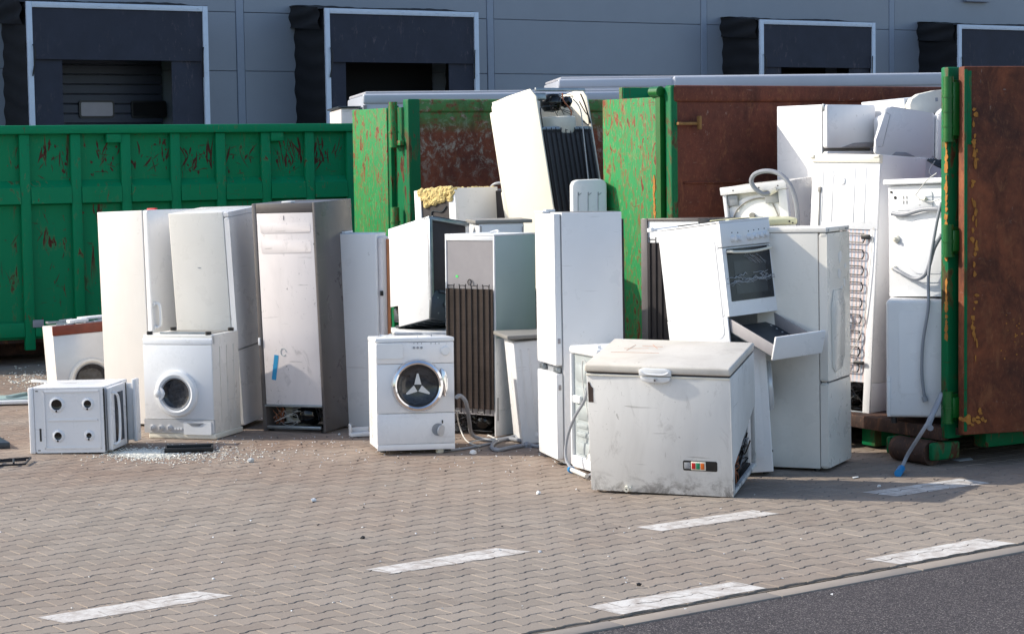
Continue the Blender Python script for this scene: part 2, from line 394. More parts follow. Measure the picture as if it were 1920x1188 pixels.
def tag(o, label, cat, group=None, kind=None):
    o['label'] = label; o['category'] = cat
    if group: o['group'] = group
    if kind: o['kind'] = kind
    return o
def thing(name, loc, rot, label, cat, group=None):
    o = bpy.data.objects.new(name, None); COL.objects.link(o)
    o.empty_display_size = .1; o.location = loc; o.rotation_mode = 'XYZ'; o.rotation_euler = rot
    return tag(o, label, cat, group)
def struct(name, mb, mat, smooth=False):
    o = mb.build(name, mat, None, smooth); o['kind'] = 'structure'; return o
def rr(u0, v0, u1, v1, r, n=5):
    P = []
    for cx, cy, a0 in ((u1 - r, v1 - r, 0), (u0 + r, v1 - r, 90), (u0 + r, v0 + r, 180), (u1 - r, v0 + r, 270)):
        for k in range(n + 1):
            a = R(a0 + 90 * k / n); P.append((cx + r * math.cos(a), cy + r * math.sin(a)))
    return P
def face(kind, w, d, h):
    """(u right, v up, n outward) on one side of a w x d x h cabinet"""
    F = {'front': ((-w / 2, -d / 2, 0), (1, 0, 0), (0, 0, 1)), 'left': ((-w / 2, d / 2, 0), (0, -1, 0), (0, 0, 1)),
         'right': ((w / 2, -d / 2, 0), (0, 1, 0), (0, 0, 1)), 'back': ((w / 2, d / 2, 0), (-1, 0, 0), (0, 0, 1)),
         'top': ((-w / 2, -d / 2, h), (1, 0, 0), (0, 1, 0)), 'bottom': ((-w / 2, d / 2, 0), (1, 0, 0), (0, -1, 0))}[kind]
    o, u, v = map(Vector, F); n = u.cross(v)
    return Matrix(((u.x, v.x, n.x, o.x), (u.y, v.y, n.y, o.y), (u.z, v.z, n.z, o.z), (0, 0, 0, 1)))
def ray(x, y): return FWD * FPX + RT * (x - CX) - UP * (y - CY)
def gp(x, y, z=0.):
    d = ray(x, y); return Vector((0, 0, EYE)) + d * ((z - EYE) / d.z)
def atY(x, y, Y):
    d = ray(x, y); return Vector((0, 0, EYE)) + d * (Y / d.y)
def onplane(x, y, P, ang):
    """hits the vertical plane through P with compass direction ang; returns (distance along, height)"""
    d = ray(x, y); u = Vector((math.cos(ang), math.sin(ang), 0)); n = Vector((-u.y, u.x, 0))
    o = Vector((0, 0, EYE)); t = (Vector((P[0], P[1], 0)) - o).dot(n) / d.dot(n); q = o + d * t
    return (q - Vector((P[0], P[1], 0))).dot(u), q.z

FIT = {
'fridgeA':(-2.991,17.314,0.012,-0.033,0.011,0.979,0.598,0.565,1.754),
'fridgeB':(-2.345,17.083,0.025,-0.022,-0.061,1.260,0.600,0.534,1.751),
'fridgeC':(-1.628,16.769,0.013,0.027,-0.017,-0.427,0.577,0.595,1.822),
'fridgeD':(-1.217,16.80,0.011,0.02,0.0,-0.33,0.405,0.220,1.564),
'dishE':(-0.682,17.463,0.752,-0.216,0.165,0.708,0.445,0.553,0.868),
'fridgeF':(-0.171,16.364,0.003,-0.012,-0.002,-0.622,0.477,0.551,1.564),
'fridgeG':(0.506,18.521,1.020,-0.195,-0.006,0.763,0.653,0.575,1.727),
'brokenH':(-0.44,18.919,0.02,0.0,-0.04,-0.746,0.510,0.565,1.87),
'fridgeI':(0.482,14.789,0.005,-0.002,-0.019,-1.338,0.543,0.492,1.759),
'chestK':(1.046,13.461,0.057,0.145,0.014,-0.330,0.940,0.693,0.843),
'wmM':(1.485,14.064,0.016,-0.06,0.0,1.484,0.400,0.550,0.842),
'stoveL':(1.463,14.232,0.860,-0.109,-0.035,0.674,0.474,0.602,0.821),
'fridgeN':(1.979,14.358,0.005,-0.009,0.007,1.137,0.556,0.600,1.648),
'fridgeO':(1.443,16.457,0.007,-0.015,-0.011,-0.746,0.567,0.594,1.654),
'P1':(2.591,17.080,0.28,-0.002,0.003,0.645,0.565,0.566,2.262),
'P2':(3.461,17.216,0.28,-0.035,-0.077,0.642,0.526,0.522,2.335),
'P4':(2.584,15.465,0.244,-0.053,0.018,-0.780,0.599,0.594,1.888),
'P5':(3.068,14.712,1.137,-0.035,-0.029,-0.711,0.618,0.492,0.827),
'P6':(2.927,14.604,0.299,-0.001,-0.002,-0.237,0.545,0.492,0.838),
'P7':(2.128,16.642,1.220,0.049,-0.094,-0.509,0.540,0.585,0.715),
'stoveS':(-3.301,15.742,0.007,-0.008,-0.016,-0.110,0.577,0.619,0.488),
'wmT':(-3.764,18.328,0.023,-0.026,-0.054,0.378,0.600,0.546,0.747),
'wmU':(-2.542,16.417,0.002,0.000,-0.007,-0.322,0.601,0.475,0.817),
'wmV':(-0.760,15.400,0.016,-0.051,0.009,0.171,0.578,0.524,0.827),
'I2':(-0.122,17.684,0.0,0,0,0.181,0.387,0.499,1.64),
'P8':(1.914,16.15,0.0,0,-0.030,-0.024,0.627,0.600,1.66),
'Q':(0.665,17.78,0.0,0,0,0.05,0.29,0.3,1.96),
'R':(0.28,15.80,0.02,0,-0.085,0.15,0.50,0.45,0.78),
'J':(0.68,14.23,0.0,0,0,0.42,0.42,0.405,0.86),
}
def place(key, name, label, cat, group=None, **ov):
    x, y, z, a, b, c, w_, d_, h_ = FIT[key]
    t = thing(name, (x, y, z), (a, b, c), label, cat, group)
    return t, w_, d_, h_
# ================================================================== the setting
CU = Vector((math.cos(R(36)), math.sin(R(36)), 0)); CN = Vector((-CU.y, CU.x, 0))
def uv(u, n, z): return CU * u + CN * n + Vector((0, 0, z))
def sheet(name, poly, mat):
    b = MB(); b.bm.faces.new([b.bm.verts.new(p) for p in poly]); return struct(name, b, mat)
N_ST, N_CB = 7.537, 7.405
sheet('ground', [(-300, -60, -.06), (300, -60, -.06), (300, 400, -.06), (-300, 400, -.06)], 'yard_far')
sheet('asphalt_road', [uv(-60, -8, -.018), uv(60, -8, -.018), uv(60, N_CB, -.018), uv(-60, N_CB, -.018)], 'asphalt')
sheet('paving_bed', [uv(-60, N_ST - .01, -.009), uv(60, N_ST - .01, -.009), uv(60, 60, -.009), uv(-60, 60, -.009)], 'sand')
k = MB(); x = -12.
while x < 16:
    k.M = Matrix(((CU.x, CN.x, 0, 0), (CU.y, CN.y, 0, 0), (0, 0, 1, 0), (0, 0, 0, 1)))
    z = random.uniform(-.002, .002)
    k.box(x + .002, N_CB, -.15, x + .998, N_ST - .012, -.010 + z, .006); x += 1.0
struct('kerb', k, 'curb', True)

# paving: double-T stones 20 x 16.5 cm, laid in running rows along the kerb
def stone_outline(g=.0026, L=.2, P=.14, A=.0105):
    hx = L / 2 - .0013; top = []
    for x, dlt in ((-hx, A), (-.066, A), (-.036, -A), (.036, -A), (.066, A), (hx, A)):
        top.append((x, P / 2 + dlt - g))
    return [(x, y) for x, y in top[::-1]] + [(x, -y) for x, y in top]
OUT = stone_outline()
def inset(P, e):
    Q = []
    n = len(P)
    for i in range(n):
        p0, p1, p2 = Vector(P[i - 1]), Vector(P[i]), Vector(P[(i + 1) % n])
        d1, d2 = (p1 - p0).normalized(), (p2 - p1).normalized()
        n1, n2 = Vector((-d1.y, d1.x)), Vector((-d2.y, d2.x)); m = (n1 + n2).normalized()
        Q.append(tuple(p1 + m * (e / max(.4, m.dot(n1)))))
    return Q
INN = inset(OUT, .0035); PNT = inset(OUT, -.0004)
def in_view(p, m=2.6):
    zz = p.dot(FWD)
    return 8.2 < p.y < 23.5 and abs(p.dot(RT)) < zz * 960 / FPX + m
verts, faces, tint, tops = [], [], [], []
row = 0; n0 = N_ST + .07
rnd = random.Random(3)
while n0 < 26:
    off = .1 if row % 2 else 0.
    for i in range(-60, 120):
        u = i * .2 + off + (row * .0)
        c = uv(u, n0, 0)
        if not in_view(c): continue
        t = rnd.random(); dz = rnd.gauss(0, .0006); ax, ay = rnd.gauss(0, .003), rnd.gauss(0, .003)
        ju, jn, ja = rnd.gauss(0, .0006), rnd.gauss(0, .0006), rnd.gauss(0, .004)
        def pt(q, z):
            a, b = q[0] - q[1] * ja + ju, q[1] + q[0] * ja + jn
            if row == 0: b = max(b, -.07 + .002 if q[1] < 0 else b)
            return uv(u + a, n0 + b, z + dz + ax * q[0] + ay * q[1])
        b0 = len(verts)
        inn = [pt(q, 0) for q in INN]
        verts += inn + [pt(q, -.003) for q in OUT] + [pt(q, -.022) for q in OUT]
        m = len(OUT)
        faces.append(tuple(range(b0, b0 + m)))
        for k_ in range(2):
            for j in range(m):
                a, b = b0 + k_ * m + j, b0 + k_ * m + (j + 1) % m
                faces.append((a, a + m, b + m, b))
        tint += [t] * (3 * m); tops.append((c, [pt(q, 0) for q in PNT]))
    row += 1; n0 += .14
me = bpy.data.meshes.new('paving'); me.from_pydata([tuple(v) for v in verts], [], faces)
at = me.attributes.new('tint', 'FLOAT', 'POINT'); at.data.foreach_set('value', tint)
me.materials.append(M['stone']); pav = bpy.data.objects.new('paving', me); COL.objects.link(pav); pav['kind'] = 'structure'
bm_ = bmesh.new(); bm_.from_mesh(me); bmesh.ops.recalc_face_normals(bm_, faces=bm_.faces); bm_.to_mesh(me); bm_.free()

# painted dashes: the same stones' tops, clipped to the painted bar, a film of paint above them
def clip(poly, quad):
    P = poly
    for i in range(len(quad)):
        a, b = quad[i], quad[(i + 1) % len(quad)]
        e = (b[0] - a[0], b[1] - a[1]); Q = []
        for j in range(len(P)):
            p, q = P[j], P[(j + 1) % len(P)]
            sp = e[0] * (p[1] - a[1]) - e[1] * (p[0] - a[0]); sq = e[0] * (q[1] - a[1]) - e[1] * (q[0] - a[0])
            if sp <= 0: Q.append(p)
            if (sp < 0) != (sq < 0) and sp != sq:
                t = sp / (sp - sq); Q.append(tuple(p[k] + (q[k] - p[k]) * t for k in range(3)))
        P = Q
        if len(P) < 3: return None
    return P
MARKS = [[(70,1157),(370,1108),(437,1116),(120,1168)],[(685,1067),(930,1027),(998,1034),(735,1075)],[(1193,988),(1410,956),(1462,963),(1240,995)],
         [(1617,923),(1800,897),(1857,905),(1680,930)],[(1100,1137),(1375,1090),(1437,1102),(1165,1152)],[(1620,1048),(1835,1009),(1908,1019),(1690,1057)]]
for q in MARKS:
    g = [gp(*p) for p in q]; b = MB(); cen = sum(g, Vector()) / 4
    rag = []
    for i in range(4):
        a, c = g[i], g[(i + 1) % 4]; rag.append((a.x, a.y))
    quad = rag
    for c, top in tops:
        if (c - cen).length > .9: continue
        P = clip([tuple(v) for v in top], quad)
        if P and len(P) > 2:
            try: b.bm.faces.new([b.bm.verts.new((p[0], p[1], p[2] + .0016)) for p in P])
            except Exception: pass
    struct('road_marking', b, 'roadpaint')

# ------------------------------------------------------------------ warehouse
WA = math.atan(3900 / 6150.); WP = (-3.58, 39.9)
wh = thing('warehouse', (WP[0], WP[1], 0), (0, 0, WA), 'long blue-grey panelled warehouse wall with dark loading bays across the back', 'warehouse')
DEP = 1.3
def wpx(x, y, back=0): return onplane(x, y, (WP[0] - math.sin(WA) * back, WP[1] + math.cos(WA) * back), WA)
joints_z = [wpx(400, 133, DEP)[1], wpx(400, 22, DEP)[1]]
hp = joints_z[1] - joints_z[0]
zs = [joints_z[0] + hp * i for i in range(-3, 5)]
vx = [wpx(px, 100, DEP)[0] for px in (451, 920, 1320, 1672)]
cols = [-16., -9.5] + vx + [vx[-1] + 4.6, vx[-1] + 9.2, vx[-1] + 14]
b = MB(); b2 = MB()
b2.box(-16, DEP + .09, 0, cols[-1], DEP + .3, zs[-1])
for i in range(len(cols) - 1):
    for j in range(len(zs) - 1):
        b.box(cols[i] + .09, DEP, max(zs[j], 0) + .005, cols[i + 1] - .09, DEP + .085, zs[j + 1] - .005, .005, 1)
b.build('wall', 'facade', wh)
b2.build('wall_core', 'facade', wh)
b = MB()
for c in cols[1:-1]:
    b = MB(); b.box(c - .082, DEP - .012, 0, c + .082, DEP + .084, zs[-1], .01, 1); b.build('pilaster', 'facade_trim', wh)
s0, z0 = wpx(1806, 4, DEP); s1, _ = wpx(1850, 4, DEP)
b = MB(); b.box(s0, DEP - .12, z0, s1, DEP, z0 + .5, .02); b.build('wall_vent', 'facade_trim', wh)

def ripple(mb, p0, du, dv, nu, nv, amp, f):
    """a cloth sheet from p0 along du and dv with folds"""
    p0, du, dv = Vector(p0), Vector(du), Vector(dv); nn = du.cross(dv).normalized(); g = []
    for i in range(nu + 1):
        g.append([mb.bm.verts.new(mb.M @ (p0 + du * (i / nu) + dv * (j / nv) + nn * amp * f(i / nu, j / nv))) for j in range(nv + 1)])
    for i in range(nu):
        for j in range(nv): mb.bm.faces.new((g[i][j], g[i + 1][j], g[i + 1][j + 1], g[i][j + 1]))
def dock(x0, x1, ytop0, ytop1, yhead, ci0, ci1, open_dark, seed, shut=False):
    a, za = wpx(x0, ytop0); c, zb = wpx(x1, ytop1); zt = (za + zb) / 2
    h0 = wpx((ci0 + ci1) / 2, yhead)[1]; i0 = wpx(ci0, yhead)[0]; i1 = wpx(ci1, yhead)[0]
    rg = random.Random(seed)
    side = MB()
    ph = [rg.uniform(0, 6) for _ in range(6)]
    fold = lambda u, v: math.sin(v * 75 + ph[0] + 2.2 * math.sin(u * 3 + ph[1])) + .6 * math.sin(v * 31 + ph[2] + u * 4) + .5 * math.sin(u * 9 + v * 20 + ph[3])
    ripple(side, (a, DEP, .9), (0, -DEP + .02, 0), (0, 0, zt - .9), 10, 150, .013, fold)
    ripple(side, (c, .02, .9), (0, DEP - .02, 0), (0, 0, zt - .9), 10, 150, .013, fold)
    ripple(side, (a - .05, DEP, zt + .14), (0, -DEP + .02, -.14), (c - a + .1, 0, 0), 8, 60, .012, lambda u, v: math.sin(v * 60 + ph[4]) * .5 + math.sin(u * 5 + v * 9))
    # the slack hood roll at the upper left corner
    ripple(side, (a - .07, DEP, zt + .12), (0, -DEP + .06, -.10), (0, 0, -.42), 10, 14, .025, lambda u, v: math.sin(u * 7 + ph[5]) + math.sin(v * 9 + u * 5))
    sh = side.build('dock_shelter', 'fabric_black', wh)
    fr = MB(); t = .10
    fr.box(a, -.03, .9, a + t, .03, zt, .006); fr.box(c - t, -.03, .9, c, .03, zt, .006); fr.box(a + t + .002, -.03, zt - t, c - t - .002, .03, zt, .006)
    for k_ in range(9):
        u = a + (c - a) * (k_ + .5) / 9; fr.cyl((u, -.03, zt - .05), (u, -.042, zt - .05), .012, seg=8)
    for k_ in range(8):
        for u in (a + .05, c - .05): fr.cyl((u, -.03, 1.3 + k_ * .5), (u, -.042, 1.3 + k_ * .5), .012, seg=8)
    fr.build('frame', 'frame_white', sh)
    hd = MB(); ripple(hd, (a + t, .0, h0), (c - a - 2 * t, 0, 0), (0, 0, zt - t - h0), 24, 10, .012, lambda u, v: math.sin(u * 11 + ph[0]) * (1 - v)); hd.build('header_curtain', 'fabric_scuffed', sh)
    for nm, u0, u1 in (('side_curtain', a + t, i0), ('side_curtain', i1, c - t)):
        cu = MB(); ripple(cu, (u0, .05, .9), (u1 - u0, 0, 0), (0, 0, h0 - .9 + .05), 8, 20, .012, lambda u, v: math.sin(u * 6 + ph[1] + v * 2)); cu.build(nm, 'fabric_scuffed', sh)
    for u, s_ in ((a + .09, 1), (c - .11, -1)):
        sp = MB(); sp.tube([(u, -.045, zt - .75 * 1.0), (u + .03 * s_, -.08, h0 + .1), (u - .02, -.05, h0 - .3)], .012, 6); sp.build('spring', 'black', sh)
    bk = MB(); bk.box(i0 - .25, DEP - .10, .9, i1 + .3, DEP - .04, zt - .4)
    if shut:
        bk = MB(); n = 0; zz = 1.1
        while zz < h0 + .6:
            bk.box(i0 - .2, DEP - .10, zz + .006, i1 + .3, DEP - .03, zz + .175, .012, 1); zz += .18
        dd = bk.build('dock_door', 'dock_door', wh)
        for px in (148, 246):
            u, zc = wpx(px, 205, DEP - .12); u2 = wpx(px + 66, 205, DEP - .12)[0]
            f_ = MB(); f_.M = Matrix(((1, 0, 0, 0), (0, 0, -1, DEP - .10), (0, 1, 0, 0), (0, 0, 0, 1)))
            hh = .16
            f_.prism(rr(u, zc - hh, u2, zc + hh, .05), .0, .035)
            fo = f_.build('window_frame', 'black', dd)
            p_ = MB(); p_.M = Matrix(((1, 0, 0, 0), (0, 0, -1, DEP - .10), (0, 1, 0, 0), (0, 0, 0, 1)))
            p_.prism(rr(u + .035, zc - hh + .035, u2 - .035, zc + hh - .035, .03), .036, .040)
            p_.build('window_pane', 'window_pane' if px == 148 else 'dock_dark', dd)
    else:
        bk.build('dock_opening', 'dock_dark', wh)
dock(48, 388, 3, 12, 113, 118, 323, False, 1, True)
dock(608, 896, 15, 24, 118, 650, 843, True, 2)
dock(1424, 1640, 37, 43, 127, 1468, 1595, True, 3)
dock(1796, 2015, 47, 52, 134, 1836, 1968, True, 4)

# ------------------------------------------------------------------ trucks behind the skips
def truck(name, P, ang, L, H, Wd, label, stepx):
    t = thing(name, (P[0], P[1], 0), (0, 0, ang), label, 'truck', 'white trucks parked at the loading bays')
    b = MB(); b.box(0, 0, 1.0, L, Wd, H - .03, .03); b.build('cargo_body', 'truck', t)
    b = MB(); b.box(-.02, -.02, H - .16, stepx, .05, H - .02, .05, 3); b.box(stepx + .01, -.03, H - .19, L + .02, .05, H + .01, .06, 3); b.build('roof_rail', 'truck', t)
    b = MB(); b.box(.02, .06, H - .03, L - .02, Wd - .02, H + .015, .02); b.build('roof', 'truck_roof', t)
    b = MB(); b.box(-.02, -.012, H - .32, L, .0, H - .30); b.box(-.015, -.012, 1.0, .03, .01, H - .17); b.build('trim', 'grey_mid', t)
    b = MB(); b.box(-1.9, .1, .5, -.3, Wd - .1, H - .75, .12, 3) if 0 else b.box(.2, .2, .6, L - .2, Wd - .2, 1.0, .02); b.build('chassis', 'black', t)
    for x in (1.2, L - 1.4):
        for y in (.28, Wd - .28):
            b = MB(); b.lathe([(.001, -.14), (.42, -.14), (.46, -.08), (.46, .08), (.42, .14), (.001, .14)], (x, y, .46), (0, 1, 0), 24); b.build('wheel', 'blackrubber', t)
    return t
t1 = truck('box_truck', (-1.95, 28.2), R(10), 5.6, 3.06, 2.3, 'shorter white box truck parked behind the middle green skip', 5.0)
b = MB(); b.box(-.30, .25, 1.3, -.04, 1.9, 2.86, .03); b.build('rear_door', 'panel_pinkish', t1)
b = MB(); b.box(-.33, .22, 2.862, -.02, 1.95, 2.885, .004); b.build('door_frame', 'steel_dark', t1)
t2 = truck('box_truck', (.78, 32.0), R(5), 11.5, 3.36, 2.3, 'long white box truck parked behind the brown-walled open skip on the right', 1.75)

# ------------------------------------------------------------------ roll-off skips
A1 = R(26); P1_ = (-5.45, 22.2)
def flake(b, u, v, su, sv, n0, n1, rg):
    m = rg.randint(7, 10); P = []
    for k in range(m):
        a = 2 * math.pi * k / m; q = rg.uniform(.55, 1.15); P.append((u + su * q * math.cos(a), v + sv * q * math.sin(a)))
    b.prism(P, n0, n1)
skip1 = thing('roll_off_skip', (P1_[0], P1_[1], 0), (0, 0, A1), 'long green roll-off skip with scraped ribbed side at far left', 'skip', 'green roll-off skips')
c1 = lambda x, y: onplane(x, y, P1_, A1)
XR = c1(679, 300)[0]; XL = c1(0, 300)[0] - 1.6
HT = (c1(0, 236)[1] + c1(679, 231)[1]) / 2
zb = c1(140, 652)[1]; zrail = c1(330, 251)[1]; zm1 = c1(330, 347)[1]; zm0 = c1(330, 376)[1]; zl1 = c1(100, 602)[1]
b = MB(); b.box(XL, .085, .28, XR, .12, HT - .03); b.box(XL, 2.38, .28, XR, 2.42, HT); b.box(XR - .05, .12, .28, XR, 2.38, HT - .05); b.box(XL, .12, .28, XL + .05, 2.38, HT); 
ribx = [c1(px, 300)[0] for px in (47, 143, 237, 330, 415, 500, 582, 660)]; ribx = [ribx[0] - (ribx[1] - ribx[0]) * k_ for k_ in (3, 2, 1)] + ribx
rw = .055
# scrapes torn through the paint: slivers of rust a fraction of a millimetre proud, gathered in the upper bays
b.second('scrape'); b.M = Matrix(((1, 0, 0, 0), (0, 0, -1, 0), (0, 1, 0, 0), (0, 0, 0, 1))); rg = random.Random(77)
def sliver(b, u, v, L, wd, ang, n, rg, bend=.15):
    P, Q = [], []; m = 5; c = rg.uniform(-bend, bend)
    for k in range(m + 1):
        t = k / m; a = ang + c * (t - .5) * 2
        x = u + L * t * math.cos(a) ; y = v + L * t * math.sin(a); h = wd * math.sin(math.pi * min(.97, max(.05, t))) * rg.uniform(.5, 1.1)
        P.append((x - h * math.sin(a), y + h * math.cos(a))); Q.append((x + h * math.sin(a), y - h * math.cos(a)))
    b.prism(P + Q[::-1], n, n + .0008)
for i in range(len(ribx) - 1):
    x0, x1 = ribx[i] + rw + .03, ribx[i + 1] - rw - .03
    cl = [(rg.uniform(x0, x1), rg.uniform(zm1 + .09, zm1 + .22)) for _ in range(3)]
    for k in range(rg.choice((8, 14, 20, 30))):
        cx_, cz_ = cl[k % 3]; L = rg.choice((.04, .06, .10, .16, .26)) * rg.uniform(.7, 1.3)
        u = min(max(cx_ + rg.gauss(0, .07), x0), x1); v = min(cz_ + abs(rg.gauss(0, .12)), zrail - .12)
        sliver(b, u, v, min(L, zrail - .04 - v), rg.uniform(.003, .017), R(90 + rg.gauss(0, 20)), -.0852 + k * .00002, rg)
    for k in range(5): sliver(b, rg.uniform(x0, x1 - .1), rg.uniform(zm1 + .1, zrail - .1), rg.uniform(.05, .14), rg.uniform(.002, .006), R(rg.gauss(10, 25)), -.0846, rg)
    for k in range(7): sliver(b, rg.uniform(x0, x1), rg.uniform(zl1 + .1, zm0 - .15), rg.uniform(.04, .22), rg.uniform(.002, .007), R(90 + rg.gauss(0, 40)), -.0845, rg)
b.build('body', 'green_side', skip1)
b = MB(); b.box(XL, .125, .24, XR, 2.37, .28); b.build('floor', 'rust_steel', skip1)
b = MB(); b.box(XL, -.03, zrail + .01, XR, .13, HT, .012); b.build('top_rail', 'green_rib', skip1)
ribx = [c1(px, 300)[0] for px in (47, 143, 237, 330, 415, 500, 582, 660)]; ribx = [ribx[0] - (ribx[1] - ribx[0]) * k_ for k_ in (3, 2, 1)] + ribx
rw = .055
for i, x in enumerate(ribx):
    b = MB(); b.box(x - rw, .012, zb + (.0 if i % 2 else .18), x + rw, .084, zrail + .008, .010)
    if i in (5, 8): b.box(x - rw - .16 if i == 5 else x + rw + .002, -.008, zrail - .09, x - rw - .002 if i == 5 else x + rw + .15, .08, zrail + .006, .006)
    b.build('rib', 'green_rib', skip1)
for i in range(len(ribx) - 1):
    x0, x1 = ribx[i] + rw + .002, ribx[i + 1] - rw - .002
    b = MB(); b.M = Matrix(((0, 0, 1, 0), (1, 0, 0, 0), (0, 1, 0, 0), (0, 0, 0, 1)))   # (u, v, n) -> (y, z, x)
    b.prism([(.083, zm0 - .02), (.083, zm1 + .075), (.01, zm1), (.0, zm0)], x0, x1)
    b.build('stiffener', 'green_rib', skip1)
b = MB()
for i in range(len(ribx) - 1):
    x0, x1 = ribx[i] + rw + .002, ribx[i + 1] - rw - .002
    b.box(x0, .01, zl1 - .16, x1, .083, zl1, .01)
b.build('lower_rail', 'green_rib', skip1)
b = MB(); b.box(XL + .3, .7, .06, XR - .1, .88, .24, .01); b.box(XL + .3, 1.55, .06, XR - .1, 1.73, .24, .01); b.build('underframe', 'rust_steel', skip1)
for x in (XL + 1.2, XR - .8):
    b = MB(); b.cyl((x, .25, .1), (x, .62, .1), .1, seg=20); b.cyl((x, 1.8, .1), (x, 2.15, .1), .1, seg=20); b.build('roller', 'rust_steel', skip1)
u0, v0 = c1(62, 614); u1, v1 = c1(82, 599)
b = MB(); b.box(u0, .0, v0, u1, .009, v1, .001); b.build('label_plate', 'plastic_grey', skip1)

def open_skip(P, ang, W, H, zf, L, label, grp, inside, far_w=.06):
    """open end at x = 0, far wall on y = 0, near wall on y = -W"""
    t = thing('roll_off_skip', (P[0], P[1], 0), (0, 0, ang), label, 'skip', grp)
    b = MB(); b.box(.0, 0, zf, L, far_w, H - .14); b.box(.0, -.02, H - .14, L, .10, H, .03, 3); b.build('far_wall', inside, t)
    b = MB(); b.box(L, -W, zf, L + .06, far_w, H, .01); b.build('end_wall', inside, t)
    b = MB(); b.box(.35, -W - .185, zf, L, -W - .13, H, .01); b.build('near_wall', inside, t)
    b = MB(); b.box(.36, -W - .191, zf + .005, L - .01, -W - .1855, H - .005); b.build('outer_skin', 'green_side', t)
    b = MB(); b.box(.02, -W - .13, zf - .05, L, -.01, zf); b.build('floor', 'rust_steel', t)
    b = MB(); b.box(-.06, -W - .02, zf - .095, .018, .02, zf + .0, .012); b.build('sill', 'rust_steel', t)
    x = .7
    while x < L:
        b = MB(); b.box(x - .05, far_w + .002, zf, x + .05, far_w + .09, H - .14, .008); b.build('rib', 'green_rib', t)
        b = MB(); b.box(x - .05, -W - .28, zf + .15, x + .05, -W - .1915, H - .05, .008); b.build('rib', 'green_rib', t); x += .7
    b = MB(); b.box(.1, -W + .85, .02, L, -W + 1.0, zf - .05, .01); b.box(.1, -1.05, .02, L, -.9, zf - .05, .01); b.build('underframe', 'green_post', t)
    return t

A3 = R(31); P3 = (1.335, 17.0); W3 = 3.2; H3 = 2.725; ZF3 = .265
skip3 = open_skip(P3, A3, W3, H3, ZF3, 6.2, 'open brown-walled skip at right, packed with fridges and washing machines', 'green roll-off skips', 'rust_in')
b = MB(); b.box(-.02, -.005, ZF3, .05, .095, H3 - .0, .02, 3); b.build('corner_post', 'green_post', skip3)
b = MB(); b.box(-.06, .10, .12, -.01, .155, H3 - .08); b.cyl((-.05, .10, H3 - .05), (-.05, .22, H3 - .05), .045, seg=16); b.build('hinge_bar', 'green_hinge', skip3)
# left door swung back in line with the open end, its scraped outer face to the sun
b = MB(); DL = .80; b.box(-.055, .16, .14, .03, .16 + DL, H3 - .09, .012); dl = b.build('door', 'green_door', skip3, label='bright green scratched door swung open on the left of the brown-walled skip')
b = MB(); b.box(-.056, .158, .14, .045, .172, H3 - .10, .003); b.build('door_edge', 'green_post', dl)
b = MB()
b.M = Matrix(((0, 0, -1, 0), (-1, 0, 0, 0), (0, 1, 0, 0), (0, 0, 0, 1))); rg = random.Random(1)   # (u, v, n) -> (-y, z, -x)
for k_ in range(34): flake(b, -.19 - rg.uniform(-.004, .010), 1.25 + k_ * .022, rg.uniform(.008, .02), rg.uniform(.02, .035), .0555, .0575 + k_ * .0001, rg)
b.build('flaking_rust', 'yellow_rust', dl)
b = MB(); b.tube([(.1, -.008, 1.93), (6.1, -.008, 1.90)], .010, 6, 1); b.build('weld_seam', 'rust_in', skip3)
b = MB(); b.tube([(1.35, -.006, ZF3), (1.35, -.006, H3 - .15)], .007, 6, 1); b.build('weld_seam', 'rust_in', skip3)
b = MB()
zt = 2.16 + (290 - 232) / 3900 * 17.0
b.box(.02, -.05, zt - .012, .24, -.012, zt + .012, .005); b.box(.215, -.07, zt - .05, .24, -.03, zt + .06, .005); b.build('latch', 'latch', skip3)
# near post, hinges and the right door laid back along the skip's side
b = MB(); b.box(-.05, -W3 - .075, .19, .07, -W3 + .0, H3 + .0, .012); b.second('yellow_rust'); b.M = Matrix(((0, 0, -1, 0), (-1, 0, 0, 0), (0, 1, 0, 0), (0, 0, 0, 1)))
for k_ in range(30):
    z = .9 + k_ * .045 + random.uniform(-.01, .01)
    if 8 < k_ < 12: continue
    flake(b, W3 + .06, z, rg.uniform(.008, .022), rg.uniform(.02, .04), .0505, .053 + k_ * .0001, rg)
b.build('corner_post', 'green_post', skip3)
hd = Vector((-.03, -W3 - .125)); DA = R(-14)
def dl_(a, n): return (hd.x + a * math.cos(DA) + n * math.sin(DA), hd.y + a * math.sin(DA) - n * math.cos(DA))
Mdoor = Matrix.Translation((hd.x, hd.y, 0)) @ Matrix.Rotation(DA, 4, 'Z')
b = MB(); b.M = Mdoor; b.box(.03, -.06, .225, 1.55, .02, H3 - .0, .012); bdoor = b

b = bdoor; b.second('yellow_rust'); b.M = Mdoor @ Matrix(((1, 0, 0, 0), (0, 0, -1, 0), (0, 1, 0, 0), (0, 0, 0, 1))); rg = random.Random(9)
for k_ in range(60):
    z = .75 + k_ * .03 + rg.uniform(-.01, .01)
    if 1.22 < z < 1.30 or 1.95 < z < 2.05 or z > 2.45 or rg.random() < .22: continue
    flake(b, .105 + .010 * math.sin(k_ * .6) + rg.gauss(0, .009), z, rg.uniform(.006, .024), rg.uniform(.010, .036), .0665, .069 + k_ * .00005, rg)
for k_ in range(22): flake(b, .10 + rg.gauss(0, .05), .33 + rg.gauss(0, .025), rg.uniform(.012, .03), rg.uniform(.01, .022), .0665, .069 + k_ * .00005, rg)
for k_ in range(26): flake(b, .45 + rg.gauss(0, .08), .88 + rg.gauss(0, .08), rg.uniform(.003, .009), rg.uniform(.003, .010), .0605, .0625 + k_ * .00005, rg)
dr = b.build('door', 'rust_door', skip3, label='rusty brown door folded back at the right edge of the picture')
